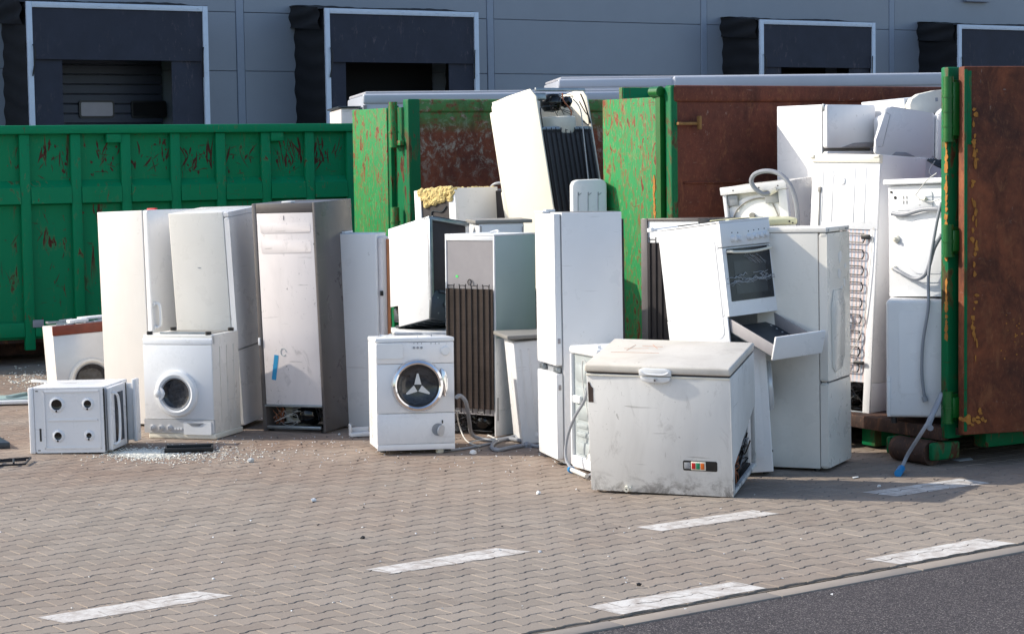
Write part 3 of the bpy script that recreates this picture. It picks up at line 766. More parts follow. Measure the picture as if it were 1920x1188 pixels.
b = MB(); b.M = Mdoor; b.box(.032, -.0655, .25, .055, -.061, H3 - .02, .002); b.box(.0552, -.066, 2.2, .085, -.0612, H3 - .03, .002); b.build('door_edge', 'green_post', dr)
for z0_, z1_ in ((2.22, 2.66), (1.44, 1.66), (.30, .52)):
    b = MB(); b.cyl((-.06, -W3 - .085, z0_), (-.06, -W3 - .085, z1_), .036, seg=18)
    zz = z0_
    while zz < z1_ - .05: b.cyl((-.06, -W3 - .085, zz), (-.06, -W3 - .085, zz + .012), .042, seg=18); zz += .1
    b.box(-.055, -W3 - .10, z0_ + .02, .03, -W3 - .076, z1_ - .02, .004); b.box(-.05, -W3 - .13, z0_ + .04, .02, -W3 - .105, z1_ - .04, .004); b.build('hinge', 'green_hinge', skip3)
# rollers under the open end
for y0 in (-W3 + .02, -W3 + 1.2):
    b = MB(); b.cyl((-.10, y0, .086), (-.10, y0 + .36, .086), .086, seg=26); b.cyl((-.10, y0 - .01, .086), (-.10, y0 + .37, .086), .03, seg=12); b.build('roller', 'rust_steel', skip3)
    for y1 in (y0 - .06, y0 + .375):
        b = MB(); b.box(-.16, y1, .04, .1, y1 + .045, ZF3 - .10, .02); b.build('roller_bracket', 'green_post', skip3)
b = MB(); b.box(-.04, -W3 + .02, .06, .3, -W3 + .16, ZF3 - .171, .01) if 0 else b.box(.3, -W3 - .08, .10, 6, -W3 + .05, ZF3 - .055, .01); b.build('side_beam', 'green_post', skip3)

A2 = R(31); P2_ = (-1.02, 21.6); W2 = 3.2; H2 = 2.775
skip2 = open_skip(P2_, A2, W2, H2, .2, 5.5, 'open skip with scraped pale rusty inner wall, behind the upside-down fridge', 'green roll-off skips', 'rust_pale')
b = MB(); b.box(-.04, -.03, .2, .1, .09, H2, .015, 3); b.box(-.02, .092, .2, .03, .30, H2 - .08); b.build('corner_post', 'green_post', skip2)
b = MB(); b.box(-.085, .37, .15, .02, 1.17, H2 - .08, .012); d2 = b.build('door', 'green_door', skip2, label='weathered green door swung open beside the ribbed green skip')
b = MB(); b.box(-.07, .31, .15, .03, .368, H2 - .06); b.box(-.06, 1.172, .12, .04, 1.188, H2 - .09); b.build('door_edge', 'green_post', d2)
for z0_, z1_ in ((2.28, 2.75), (1.35, 1.66)):
    b = MB(); b.cyl((-.11, .17, z0_), (-.11, .17, z1_), .045, seg=18); b.cyl((-.11, .17, z0_ + .15), (-.11, .17, z0_ + .165), .055, seg=18); b.box(-.1, .05, z0_ + .02, -.045, .29, z0_ + .07, .005); b.build('hinge', 'green_door', skip2)
# ================================================================== appliances
def on(key, kind, x, y):
    """where the sight line through a picture point meets one side of a fitted cabinet"""
    X, Y, Z, a, b, c, w_, d_, h_ = FIT[key]
    m = (Matrix.Translation((X, Y, Z)) @ Euler((a, b, c)).to_matrix().to_4x4() @ face(kind, w_, d_, h_)).inverted()
    o = m @ Vector((0, 0, EYE)); d = m.to_3x3() @ ray(x, y); t = -o.z / d.z; q = o + d * t
    return q.x, q.y
def FB(kind, w_, d_, h_):
    b = MB(); b.M = face(kind, w_, d_, h_); return b
def panel(t, name, mat, kind, dims, u0, v0, u1, v1, n0, n1, r=.01, bev=.0, **k):
    b = FB(kind, *dims); b.prism(rr(u0, v0, u1, v1, max(r, .001), 4), n0, n1, bev); return b.build(name, mat, t, **k)
def feet(t, w_, d_, z0=-.02, z1=.012, mat='black', name='foot', r=.022, inset=.05):
    for sx in (-1, 1):
        for sy in (-1, 1):
            b = MB(); b.cyl((sx * (w_ / 2 - inset), sy * (d_ / 2 - inset), z0), (sx * (w_ / 2 - inset), sy * (d_ / 2 - inset), z1), r, seg=14); b.build(name, mat, t)
def compressor(t, c, s=1., mat='black_gloss'):
    """pear-shaped steel pot on feet with a terminal box"""
    b = MB(); x, y, z = c
    b.lathe([(.001, -.075 * s), (.06 * s, -.07 * s), (.085 * s, -.045 * s), (.092 * s, -.005 * s), (.092 * s, .005 * s), (.082 * s, .045 * s), (.055 * s, .075 * s), (.001, .085 * s)], (x, y, z), (.15, 0, 1), 28)
    b.box(x - .12 * s, y - .06 * s, z - .10 * s, x + .12 * s, y + .06 * s, z - .085 * s, .004)
    b.box(x - .14 * s, y - .035 * s, z - .03 * s, x - .085 * s, y + .035 * s, z + .045 * s, .008)
    b.tube([(x + .06 * s, y, z + .05 * s), (x + .12 * s, y - .02, z + .10 * s), (x + .15 * s, y, z + .02 * s), (x + .19 * s, y + .02, z + .12 * s)], .005, 6)
    return b.build('compressor', mat, t)
def wires(t, p, n, spread, mat, seed, r=.0028, name='wire'):
    rg = random.Random(seed); b = MB(); p = Vector(p)
    for _ in range(n):
        q = [p + Vector((rg.uniform(-1, 1) * spread[0], rg.uniform(-1, 1) * spread[1], rg.uniform(-1, 1) * spread[2])) for _ in range(5)]
        b.tube(q, r, 5)
    return b.build(name, mat, t)
def condenser(t, kind, dims, u0, v0, u1, v1, n=8, mat='condenser', tmat='tube_black', slats=0, r=.004, flip=False, sheet=True, out=.02):
    """black sheet with a serpentine tube that loops out past its ends"""
    o = None
    if sheet:
        b = FB(kind, *dims); b.box(u0, v0, out - .002, u1, v1, out + .002)
        for k in range(n): 
            u = u0 + (u1 - u0) * (k + .5) / n; b.box(u - .006, v0, out + .002, u + .006, v1, out + .006, .002, 1)
        for k in range(slats):
            v = v0 + (v1 - v0) * (k + .5) / slats; b.box(u0, v - .002, out + .002, u1, v + .002, out + .004)
        o = b.build('condenser', mat, t)
    b = FB(kind, *dims); pts = []
    for k in range(n):
        u = u0 + (u1 - u0) * (k + .5) / n; e = .022
        a, c = ((v0 - e, v1 + e) if k % 2 == 0 else (v1 + e, v0 - e))
        pts += [(u, a, out + .011), (u, a + (.03 if c > a else -.03), out + .009), (u, (a + c) / 2, out + .009), (u, c - (.03 if c > a else -.03), out + .009), (u, c, out + .011)]
    b.tube(pts, r, 6, 4); b.build('cooling_tube', tmat, o or t)
    return o
def porthole(t, kind, dims, u, v, r, ring='white', ringw=.045, chrome=False, star=False, handle=None):
    b = FB(kind, *dims)
    b.lathe([(r, -.002), (r + .002, .012), (r - .008, .030), (r - ringw * .6, .036), (r - ringw, .026), (r - ringw, .004)], (u, v, 0), (0, 0, 1), 56)
    d = b.build('door', 'chrome' if chrome else ring, t)
    b = FB(kind, *dims); ri = r - ringw
    b.lathe([(ri + .001, .010), (ri, .024), (ri * .96, .020), (ri * .85, .010), (ri * .5, .004), (.001, .003)], (u, v, .002), (0, 0, 1), 48)
    g = b.build('door_glass', 'glass', d)
    b = FB(kind, *dims); b.lathe([(ri + .004, .020), (ri + .003, .028), (ri - .006, .026), (ri - .008, .018)], (u, v, .003), (0, 0, 1), 48); b.build('gasket', 'plastic_grey' if not chrome else 'black', d)
    if star:
        b = FB(kind, *dims)
        for k in range(3):
            a = R(90 + 120 * k); L = ri * .66; p = (u + .0 * math.cos(a), v - .01 + .0 * math.sin(a))
            b.prism([(p[0] + math.cos(a + .95) * .032, p[1] + math.sin(a + .95) * .032), (p[0] + math.cos(a - .95) * .032, p[1] + math.sin(a - .95) * .032), (p[0] + math.cos(a - .06) * L, p[1] + math.sin(a - .06) * L), (p[0] + math.cos(a + .06) * L, p[1] + math.sin(a + .06) * L)], .010, .016)
        b.build('agitator_reflection' if 0 else 'drum_rib', 'silver', d)
    if handle:
        b = FB(kind, *dims); a0, a1 = handle
        b.tube([(u + math.cos(R(a)) * (r - ringw * .5), v + math.sin(R(a)) * (r - ringw * .5), .04) for a in range(a0, a1 + 1, 8)], .014, 8, 2); b.build('door_handle', 'chrome' if chrome else ring, d)
    return d
def seam(t, kind, dims, pts, r=.0025, mat='grey_mid', name='seam'):
    b = FB(kind, *dims); b.tube([(u, v, .001) for u, v in pts], r, 5, 1); return b.build(name, mat, t)
def body(t, mat, w_, d_, h_, bev=.008, front_in=0, z0=0, label=None):
    b = MB(); b.box(-w_ / 2, -d_ / 2 + front_in, z0, w_ / 2, d_ / 2, h_, bev, 3); return b.build('body', mat, t, label=label)

# ---- tall fridge, leftmost
K = 'fridgeA'
t, w_, d_, h_ = place(K, 'fridge', 'tall plain white fridge with a D-shaped handle, leftmost of the tall row', 'fridge', 'fridges standing in the yard'); D = (w_, d_, h_)
body(t, 'white_warm', w_, d_, h_ - .002, .006, .055)
dr = panel(t, 'door', 'white', 'front', D, .002, .02, w_ - .002, h_, -.048, 0, .02, .006)
b = FB('front', *D); b.tube([(.05, .99, 0), (.05, .985, .04), (.05, .95, .055), (.05, .83, .055), (.05, .80, .04), (.05, .79, 0)], .013, 8, 3); b.box(.02, .775, 0, .055, .81, .012, .005); b.box(.02, .965, 0, .055, 1.0, .012, .005); b.build('handle', 'plastic_white', dr)
b = FB('top', *D); b.box(w_ - .03, d_ - .12, .001, w_ - .004, d_ - .02, .02, .003); b.build('label_tag', 'red', t)
b = MB(); b.box(-w_ / 2 + .01, -d_ / 2 + .06, .0, w_ / 2 - .01, -d_ / 2 + .075, .03); b.build('plinth', 'plastic_grey', t)
feet(t, w_, d_)

# ---- leaning two-door fridge
K = 'fridgeB'
t, w_, d_, h_ = place(K, 'fridge', 'leaning ivory two-door fridge with one small dent, behind the upside-down washing machine', 'fridge', 'fridges standing in the yard'); D = (w_, d_, h_)
body(t, 'ivory', w_, d_, h_, .006, .05)
zsplit = on(K, 'front', 475, 646)[1]
b = FB('front', *D); b.prism(rr(.002, zsplit + .006, w_ - .002, h_ - .045, .012), -.045, 0, .008); b.build('door', 'white', t)
b = FB('front', *D); b.prism(rr(.002, .02, w_ - .002, zsplit - .004, .012), -.045, 0, .008); b.build('door', 'white', t)
b = FB('front', *D); b.prism(rr(.002, h_ - .042, w_ - .002, h_ - .002, .01), -.049, -.004, .006); b.build('top_cap', 'white', t)
u, v = on(K, 'left', 374, 502); b = FB('left', *D); b.prism([(u - .02, v + .004), (u - .005, v - .006), (u + .018, v - .004), (u + .01, v + .003)], .0, .0012); b.build('dent_mark', 'plastic_grey', t)
feet(t, w_, d_)

# ---- grey fridge seen from the back, white panel and compressor bay
K = 'fridgeC'
t, w_, d_, h_ = place(K, 'fridge', 'tall dark grey fridge showing its white back panel with a blue sticker', 'fridge', 'fridges standing in the yard'); D = (w_, d_, h_)
v1 = .205; e = .045
b = FB('front', *D)
b.box(0, 0, -d_, e * .8, h_, 0, .004); b.box(w_ - .022, 0, -d_, w_, h_, 0, .004); b.box(e * .8 + .001, h_ - .075, -d_ + .001, w_ - .023, h_ - .001, -.001, .004); b.box(e * .8 + .001, .03, -d_, w_ - .023, h_ - .076, -.30, .004); b.box(e * .8 + .001, v1, -.299, w_ - .023, h_ - .076, -.012)
b.build('body', 'grey_dark', t)
pn = FB('front', *D); pn.box(e * .8 + .003, v1 + .01, -.0115, w_ - .025, h_ - .078, -.003, .003)
po = pn.build('back_panel', 'panel_pinkish', t)
b = FB('front', *D)
b.prism(rr(.07, h_ - .24, w_ - .05, h_ - .155, .02), -.0029, -.0018, .0006); b.prism(rr(.07, h_ - .40, w_ - .05, h_ - .29, .02), -.0029, -.0022, .0004)
b.build('embossing', 'panel_pinkish', po)
b = FB('front', *D); b.box(w_ * .497, h_ - .135, -.0028, w_ * .503, h_ - .10, -.001); b.build('slot', 'black', po)
b = FB('front', *D); b.box(.03, v1 - .008, -.01, w_ - .02, v1 + .010, .012, .003); b.box(.04, .018, -.02, w_ - .04, .045, .01, .006); b.build('cross_rail', 'steel', t)
u, v = on(K, 'front', 515, 688); b = FB('front', *D)
b.prism([(u - .035, v - .10), (u + .005, v - .105), (u + .040, v + .095), (u + .002, v + .10)], -.0028, -.0012); b.build('sticker', 'bluetape', po)
u, v = on(K, 'front', 531, 660); b = FB('front', *D); b.tube([(u + .025 * math.cos(R(a)), v + .03 * math.sin(R(a)), -.0015) for a in range(0, 330, 20)], .0018, 5, 1); b.build('ring_mark', 'pale_green', po)
compressor(t, (w_ / 2 - .21, -d_ / 2 + .13, .125), 1.05)
b = FB('front', *D); b.box(.05, .035, -.29, w_ - .03, v1 - .01, -.28); b.build('bay_wall', 'plastic_ivory', t)
wires(t, (-.17, -d_ / 2 + .06, .12), 6, (.05, .03, .08), 'copper', 4); wires(t, (-.08, -d_ / 2 + .06, .12), 5, (.12, .03, .08), 'hose_white', 5, .002); wires(t, (.22, -d_ / 2 + .05, .13), 5, (.04, .03, .07), 'black', 6)
u, v = on(K, 'front', 488, 640); b = FB('front', *D); b.box(.0, v - .03, -.02, .018, v + .03, .008, .002); b.build('bracket', 'plastic_white', t)
b = FB('front', *D); b.box(w_ * .45, h_, -.1, w_ * .6, h_ + .012, -.03, .003); b.build('hinge', 'plastic_white', t)
feet(t, w_, d_)

# ---- narrow fridge, side on, doors to the left
K = 'fridgeD'
t, w_, d_, h_ = place(K, 'fridge', 'shorter white two-door fridge side-on with doors to its left, right of the dark grey one', 'fridge', 'fridges standing in the yard'); D = (w_, d_, h_)
b = MB(); b.box(-w_ / 2 + .045, -d_ / 2, 0, w_ / 2 - .01, d_ / 2, h_ - .004, .006, 3); b.build('body', 'white', t)
zs_ = on(K, 'front', 627, 552)[1]
for z0, z1 in ((zs_ + .006, h_ - .003), (.02, zs_ - .006)):
    b = MB(); b.box(-w_ / 2, -d_ / 2 + .004, z0, -w_ / 2 + .040, d_ / 2 - .004, z1, .008, 3); b.build('door', 'white', t)
b = MB(); b.box(w_ / 2 - .012, -d_ / 2 + .03, .15, w_ / 2 + .03, d_ / 2 - .03, h_ - .03, .02, 3); b.build('back_cover', 'panel_pinkish', t)
b = MB(); z = on(K, 'front', 722, 550)[1]; b.box(w_ / 2 + .01, -d_ / 2 + .015, z - .02, w_ / 2 + .035, -d_ / 2 + .029, z + .02, .003); b.build('clip', 'black', t)
b = MB(); b.box(-w_ / 2 + .0, -d_ / 2 + .03, h_ - .003, -w_ / 2 + .12, d_ / 2 - .03, h_ + .012, .004); b.build('hinge_cover', 'plastic_white', t)
feet(t, w_, d_)

# ---- narrow orange batten between the dishwasher and the fridge
p0 = atY(727.5, 462, 16.72); p1 = atY(730, 600, 16.72)
bt = MB(); bt.box(-.011, -.02, 0, .011, .02, p0.z - p1.z + .85 - .0, .002); bo = bt.build('wooden_batten', 'wood'); bo.location = (p1.x + .0, 16.72, p1.z - .85 + .06)
tag(bo, 'thin orange wooden batten standing beside the tilted dishwasher', 'batten')

# ---- dishwasher tilted on top of a low machine
K = 'dishE'
t, w_, d_, h_ = place(K, 'dishwasher', 'tilted white dishwasher with open black back and notched corner, above the chrome-door washing machine', 'dishwasher'); D = (w_, d_, h_)
u0, v0 = on(K, 'left', 747, 572)
b = FB('left', *D); b.prism([(0.001, v0), (0.001, h_ - .001), (d_ - .002, h_ - .001), (d_ - .002, .001), (u0, .001), (u0, v0)], -.012, 0, .004); b.build('side_panel', 'white_clean', t)
b = MB(); b.box(-w_ / 2 + .03, -d_ / 2 + .02, .12, w_ / 2 - .02, d_ / 2 - .04, h_ - .02, .02); b.build('tub', 'inside', t)
b = FB('front', *D); b.box(0, .15, -.03, .035, h_ - .02, .004, .004); b.box(0, h_ - .03, -.08, w_, h_, 0, .004); b.build('frame', 'steel', t)
b = FB('front', *D); b.prism([(-.01, .0), (.0, .16), (.05, .24), (w_ * .98, .22), (w_ * .98, .0)], -.02, .006, .003)
b.cyl((w_ * .32, .13, .0), (w_ * .32, .13, .02), .022, seg=18); b.box(.08, .225, .0, w_ * .9, .245, .02, .003); b.build('hinge_bracket', 'steel_dark', t)
b = FB('front', *D)
for q_ in ((.08, .05), (.3, .06), (.08, .18), (.36, .17)): b.cyl((q_[0] * w_ * 2, q_[1], .005), (q_[0] * w_ * 2, q_[1], .008), .007, seg=10)
b.cyl((w_ * .32, .13, .02), (w_ * .32, .13, .024), .014, seg=18); b.build('bolt', 'steel', t)
b = MB(); b.box(-w_ / 2 + .01, -d_ / 2 + .01, .0, w_ / 2 - .01, d_ / 2 - .06, .02, .004)
for k in range(5): b.box(-w_ / 2 + .04, -d_ / 2 + .05 + k * .09, -.012, w_ / 2 - .05, -d_ / 2 + .07 + k * .09, .0, .004)
b.build('base_tray', 'steel_dark', t)
b = FB('left', *D); b.box(.0, v0 - .12, -.12, u0 - .005, v0 - .005, -.04, .01); b.build('pump', 'steel_dark', t)
b = FB('top', *D); b.box(.05, .01, .0, w_ - .02, .03, .012, .003); b.build('top_rail', 'steel_dark', t)
# the machine under it
t = thing('washing_machine', (-.70, 17.40, 0), (0, 0, R(8)), 'low white machine almost hidden behind the chrome-door washing machine', 'washing machine', 'washing machines on the ground')
b = MB(); b.box(-.29, -.27, .0, .29, .27, .70, .008, 3); b.build('body', 'white_clean', t)
b = MB(); b.box(-.31, -.3, .70, .31, .29, .735, .012, 3); b.build('worktop', 'plastic_white', t)

# ---- fridge with the condenser at its back and a pale green side
K = 'fridgeF'
t, w_, d_, h_ = place(K, 'fridge', 'fridge with a pale green side and brown-black condenser, right of the chrome-door washing machine', 'fridge', 'fridges standing in the yard'); D = (w_, d_, h_)
b = MB(); b.box(-w_ / 2, -d_ / 2 + .016, .20, w_ / 2, d_ / 2, h_ - .012, .004); b.box(-w_ / 2, -d_ / 2 + .25, .0, w_ / 2, d_ / 2, .199, .004); b.box(-w_ / 2, -d_ / 2 + .016, .0, -w_ / 2 + .012, d_ / 2, .199); b.box(w_ / 2 - .012, -d_ / 2 + .016, 0, w_ / 2, d_ / 2, .199); b.build('body', 'white_clean', t)
b = MB(); b.box(-w_ / 2 - .003, -d_ / 2 - .0, h_ - .012, w_ / 2 + .003, d_ / 2, h_, .004); b.build('top', 'plastic_white', t)
vs_ = on(K, 'right', 935, 634)[1]
b = FB('right', *D); b.box(.018, vs_, -.001, d_ - .002, h_ - .014, .003, .001); b.build('side_panel', 'pale_green', t)
b = FB('front', *D); b.box(0, .0, -.016, .012, h_ - .012, 0, .002); b.box(w_ - .012, 0, -.016, w_, h_ - .012, 0, .002); b.box(.013, h_ - .05, -.016, w_ - .013, h_ - .013, 0, .002); b.build('frame', 'plastic_white', t)
vc1 = on(K, 'front', 880, 541)[1]; vc0 = on(K, 'front', 890, 765)[1]
b = FB('front', *D); b.box(.013, vc0 - .05, -.0155, w_ - .013, h_ - .051, -.006); b.build('back_panel', 'aluminium', t)
condenser(t, 'front', D, .02, vc0, w_ - .004, vc1, 8, 'condenser_brown', slats=26)
u, v = on(K, 'front', 881, 529); b = FB('front', *D); b.tube([(u + .017 * math.cos(R(a)), v + .022 * math.sin(R(a)), .004) for a in range(-40, 280, 20)], .004, 6, 1); b.build('hook', 'tube_black', t)
u, v = on(K, 'front', 856, 518); b = FB('front', *D); b.box(u - .011, v - .009, -.006, u + .011, v + .009, -.004); b.build('sticker', 'sticker_green', t)
compressor(t, (.04, -d_ / 2 + .13, .10), .85); 
b = MB(); b.prism(rr(-.10, -d_ / 2 + .03, .16, -d_ / 2 + .19, .04), .175, .215, .006); b.build('drip_tray', 'grey_mid', t)
b = MB(); b.box(-w_ / 2 + .013, -d_ / 2 + .235, .005, w_ / 2 - .013, -d_ / 2 + .249, .199); b.build('bay_wall', 'black', t)
wires(t, (-.1, -d_ / 2 + .06, .1), 6, (.1, .04, .07), 'tube_black', 12, .003)
b = FB('right', *D); b.box(.02, .12, .0, .035, .30, .004, .001); b.build('rating_label', 'grey_mid', t)
b = MB(); b.tube([(.0, .0, h_ + .006), (.05, .02, h_ + .02), (.09, -.01, h_ + .012)], .008, 6); b.build('loose_clip', 'plastic_white', t)
feet(t, w_, d_)

# ---- second-layer machine with grey worktop
K = 'I2'
t, w_, d_, h_ = place(K, 'freezer', 'upright white freezer under an overhanging grey worktop, behind the pale green fridge', 'freezer'); D = (w_, d_, h_)
body(t, 'white', w_, d_, h_ - .03, .012)
b = MB(); b.box(-w_ / 2 - .03, -d_ / 2 - .01, h_ - .03, w_ / 2 + .07, d_ / 2, h_, .006); b.build('worktop', 'worktop', t)
b = FB('front', *D); b.box(.012, .1, 0, .022, h_ - .05, .006); b.box(w_ - .02, .1, 0, w_ - .012, h_ - .06, .006); b.build('seam', 'grey_mid', t)
b = FB('left', *D); b.prism(rr(.06, .2, d_ - .05, h_ - .10, .04), .0, .004, .003); b.build('embossing', 'white', t)

# ---- broken fridge with foam
K = 'brokenH'
t, w_, d_, h_ = place(K, 'fridge', 'broken fridge with yellow foam bulging from its torn top, beside the middle green door', 'fridge', 'fridges in the heap'); D = (w_, d_, h_)
b = MB(); b.box(-w_ / 2, -d_ / 2 + .02, 0, w_ / 2, d_ / 2, h_ - .05, .004); b.build('body', 'grey_mid', t)
b = FB('right', *D); b.box(.04, .05, 0, d_ - .005, h_ - .004, .006, .002); b.box(.0, .05, .0, .038, h_ - .02, .008, .002); b.build('side_panel', 'white', t)
b = FB('front', *D); b.box(.0, .05, -.02, .055, h_ - .01, .0, .003); b.box(.062, .05, -.02, .085, h_ - .04, .004, .003); b.box(w_ - .075, .05, -.02, w_, h_ - .02, .0, .003); b.build('frame', 'plastic_white', t)
b = FB('front', *D); b.box(.086, .05, -.02, w_ - .076, h_ - .04, -.008); b.build('back_panel', 'inside', t)
b = FB('front', *D); b.tube([(.12, h_ - .28, -.004), (.2, h_ - .26, -.002), (.22, h_ - .20, -.002), (.34, h_ - .21, -.002), (.40, h_ - .16, -.002)], .006, 6); b.cyl((w_ * .55, h_ - .30, -.006), (w_ * .55, h_ - .30, .012), .022, seg=16); b.build('pipe_bead', 'steel_dark', t)
fb = MB(); fb.M = face('front', *D); rg = random.Random(5)
for k in range(170):
    u = rg.uniform(.08, w_ - .02); vv = h_ - .010 - abs(rg.gauss(0, .06)) * (1.0 - abs(u / w_ - .42) * 1.1); r_ = rg.uniform(.012, .034)
    g = bmesh.ops.create_icosphere(fb.bm, subdivisions=2, radius=r_)
    for v_ in g['verts']: v_.co = fb.M @ (Vector((u, vv, -.012 + rg.uniform(0, .016))) + Vector((v_.co.x * 1.3, v_.co.y, v_.co.z * .7)))
for k in range(60):
    a = d_ * k / 60; g = bmesh.ops.create_icosphere(fb.bm, subdivisions=2, radius=rg.uniform(.010, .018))
    for v_ in g['verts']: v_.co = Vector((w_ / 2 - .02, -d_ / 2 + a, h_ - .012)) + v_.co * 1.0
fo = fb.build('foam', 'foam', t)
rm = fo.modifiers.new('merge', 'REMESH'); rm.mode = 'VOXEL'; rm.voxel_size = .005
tx = bpy.data.textures.new('foam_lumps', 'CLOUDS'); tx.noise_scale = .03; dm = fo.modifiers.new('lumps', 'DISPLACE'); dm.texture = tx; dm.strength = .022
# dark slab of another back leaning behind it
t = thing('fridge', (.02, 19.12, 0), (0, 0, R(-30)), 'fridge with a near-black back, squeezed between foam-topped fridge and tilted upside-down one', 'fridge', 'fridges in the heap')
b = MB(); b.box(-.22, -.2, 0, .25, .28, 1.86, .006); b.build('body', 'inside', t)
b = MB(); b.box(-.235, -.215, 0, -.221, .28, 1.87, .002); b.build('side_panel', 'plastic_grey', t)
b = MB(); b.tube([(-.20, -.1, 1.85), (-.1, -.14, 1.92), (.05, -.12, 1.92), (.15, -.15, 1.86)], .014, 8); b.build('loop_pipe', 'plastic_grey', t)

# ---- the tilted upside-down fridge on top
K = 'fridgeG'
t, w_, d_, h_ = place(K, 'fridge', 'cream fridge tilted upside down on the heap, compressor and black condenser showing', 'fridge', 'fridges in the heap'); D = (w_, d_, h_)
vb = h_ - .36
b = MB(); b.box(-w_ / 2 + .016, -d_ / 2 + .03, 0, w_ / 2 - .016, d_ / 2, vb, .004); b.box(-w_ / 2 + .016, -d_ / 2 + .30, vb + .001, w_ / 2 - .016, d_ / 2, h_ - .004, .004); b.build('body', 'cream', t)
b = FB('left', *D); b.prism([(.0, 0), (.0, h_ - .05), (.03, h_ - .01), (d_ * .35, h_ - .004), (d_ * .36, h_ - .0), (d_ - .06, h_), (d_, h_ - .08), (d_, 0)], -.015, 0, .003); b.build('side_panel', 'cream', t)
b = FB('right', *D); b.prism([(.0, 0), (.0, h_ - .08), (.05, h_), (d_, h_), (d_, 0)], -.015, 0, .003); b.build('side_panel', 'cream', t)
b = FB('front', *D); b.box(.017, h_ - .03, -.02, w_ - .017, h_ - .003, .0, .004); b.box(.017, vb - .02, -.03, w_ - .017, vb + .01, -.005, .004); b.build('cross_rail', 'steel', t)
b = FB('front', *D); b.box(.017, 0, -.029, w_ - .017, vb - .021, -.012); b.build('back_panel', 'inside', t)
condenser(t, 'front', D, .03, .02, w_ - .03, vb - .05, 10, 'condenser', out=.0, slats=7)
b = FB('front', *D); b.lathe([(.001, -.16), (.13, -.15), (.17, -.05), (.165, .02), (.15, .03)], (w_ * .52, h_ - .27, -.12), (0, 1, .15), 30); b.build('drip_tray', 'plastic_ivory', t)
for v_off, u_off in ((0, 0),):
    b = FB('front', *D)
    b.lathe([(.001, -.08), (.07, -.07), (.10, -.02), (.10, .03), (.07, .075), (.001, .085)], (w_ * .46, h_ - .115, -.12), (0, 1, .1), 28)
    b.lathe([(.001, -.03), (.045, -.03), (.05, .02), (.03, .05), (.001, .05)], (w_ * .64, h_ - .12, -.05), (.2, .2, 1), 20); b.build('compressor', 'black_gloss', t)
FBm = face('front', *D)
def gw(pts, r, mat, name='cord'):
    b = FB('front', *D); b.tube(pts, r, 7, 5); b.build(name, mat, t)
gw([(.03, vb, .0), (.03, h_ - .22, .0), (.08, h_ - .17, -.02), (.25, h_ - .16, -.04)], .005, 'tube_black')
gw([(w_ * .74, h_ - .10, -.02), (w_ * .80, h_ - .2, .01), (w_ * .77, vb - .05, .02), (w_ * .72, vb - .5, .02), (w_ * .66, vb - .9, .02)], .006, 'hose_white')
gw([(w_ * .55, h_ - .05, -.02), (w_ * .50, h_ - .12, .01), (w_ * .60, h_ - .22, .02), (w_ * .56, h_ - .30, .0)], .007, 'copper')
gw([(w_ * .85, h_ - .12, -.02), (w_ * .90, h_ - .22, .0), (w_ * .95, h_ - .26, .0), (w_ * .93, h_ - .34, .0), (w_ * .82, h_ - .30, 0)], .005, 'tube_black')
gw([(w_ * .9, h_ - .05, -.02), (w_ * .92, h_ - .15, .0), (w_ * .96, h_ - .33, .01)], .007, 'black')
wires(t, (0, -d_ / 2 + .05, h_ - .15), 5, (.2, .03, .1), 'black', 40, .003)
b = FB('front', *D); b.box(.03, h_ - .10, -.10, .16, h_ - .04, -.03, .006); b.build('hinge_bracket', 'steel', t)
# doors with their handles on the far left edge
b = FB('back', *D); b.box(.01, .62, .004, w_ - .01, h_ - .09, .05, .012, 3); b.build('door', 'cream', t)
b = FB('back', *D); b.box(.01, .0, .004, w_ - .01, .60, .05, .012, 3); b.build('door', 'cream', t)
for z0, z1 in ((.66, .92), (.34, .57)):
    b = FB('back', *D); b.box(w_ - .14, z0, .05, w_ - .03, z1, .085, .012, 3); b.build('handle', 'plastic_ivory', t)
t = thing('washing_machine', (.62, 18.62, 0), (0, 0, R(20)), 'white machine buried under the tilted cream fridge', 'washing machine', 'washing machines in the heap')
b = MB(); b.box(-.3, -.3, 0, .3, .3, .93, .01, 3); b.build('body', 'white', t)

# ---- ribbed white side panel between the tilted fridge and the bright door
K = 'Q'
t, w_, d_, h_ = place(K, 'freezer', 'upright white freezer with pressed ribs and rounded top corner, beside the bright green door', 'freezer'); D = (w_, d_, h_)
b = FB('front', *D); b.prism([(0, 0), (0, h_ - .05), (.015, h_ - .015), (.05, h_), (w_ - .05, h_ + .004), (w_ - .015, h_ - .01), (w_, h_ - .04), (w_, 0)], -d_, 0, .008); b.build('body', 'white_clean', t)
b = FB('front', *D)
for u in (.045, .13, .215): b.tube([(u + .03, h_ - .11, .0), (u + .008, h_ - .13, .001), (u, h_ - .18, .001), (u, .9, .001)], .003, 6, 4)
b.build('pressed_rib', 'plastic_grey', t)

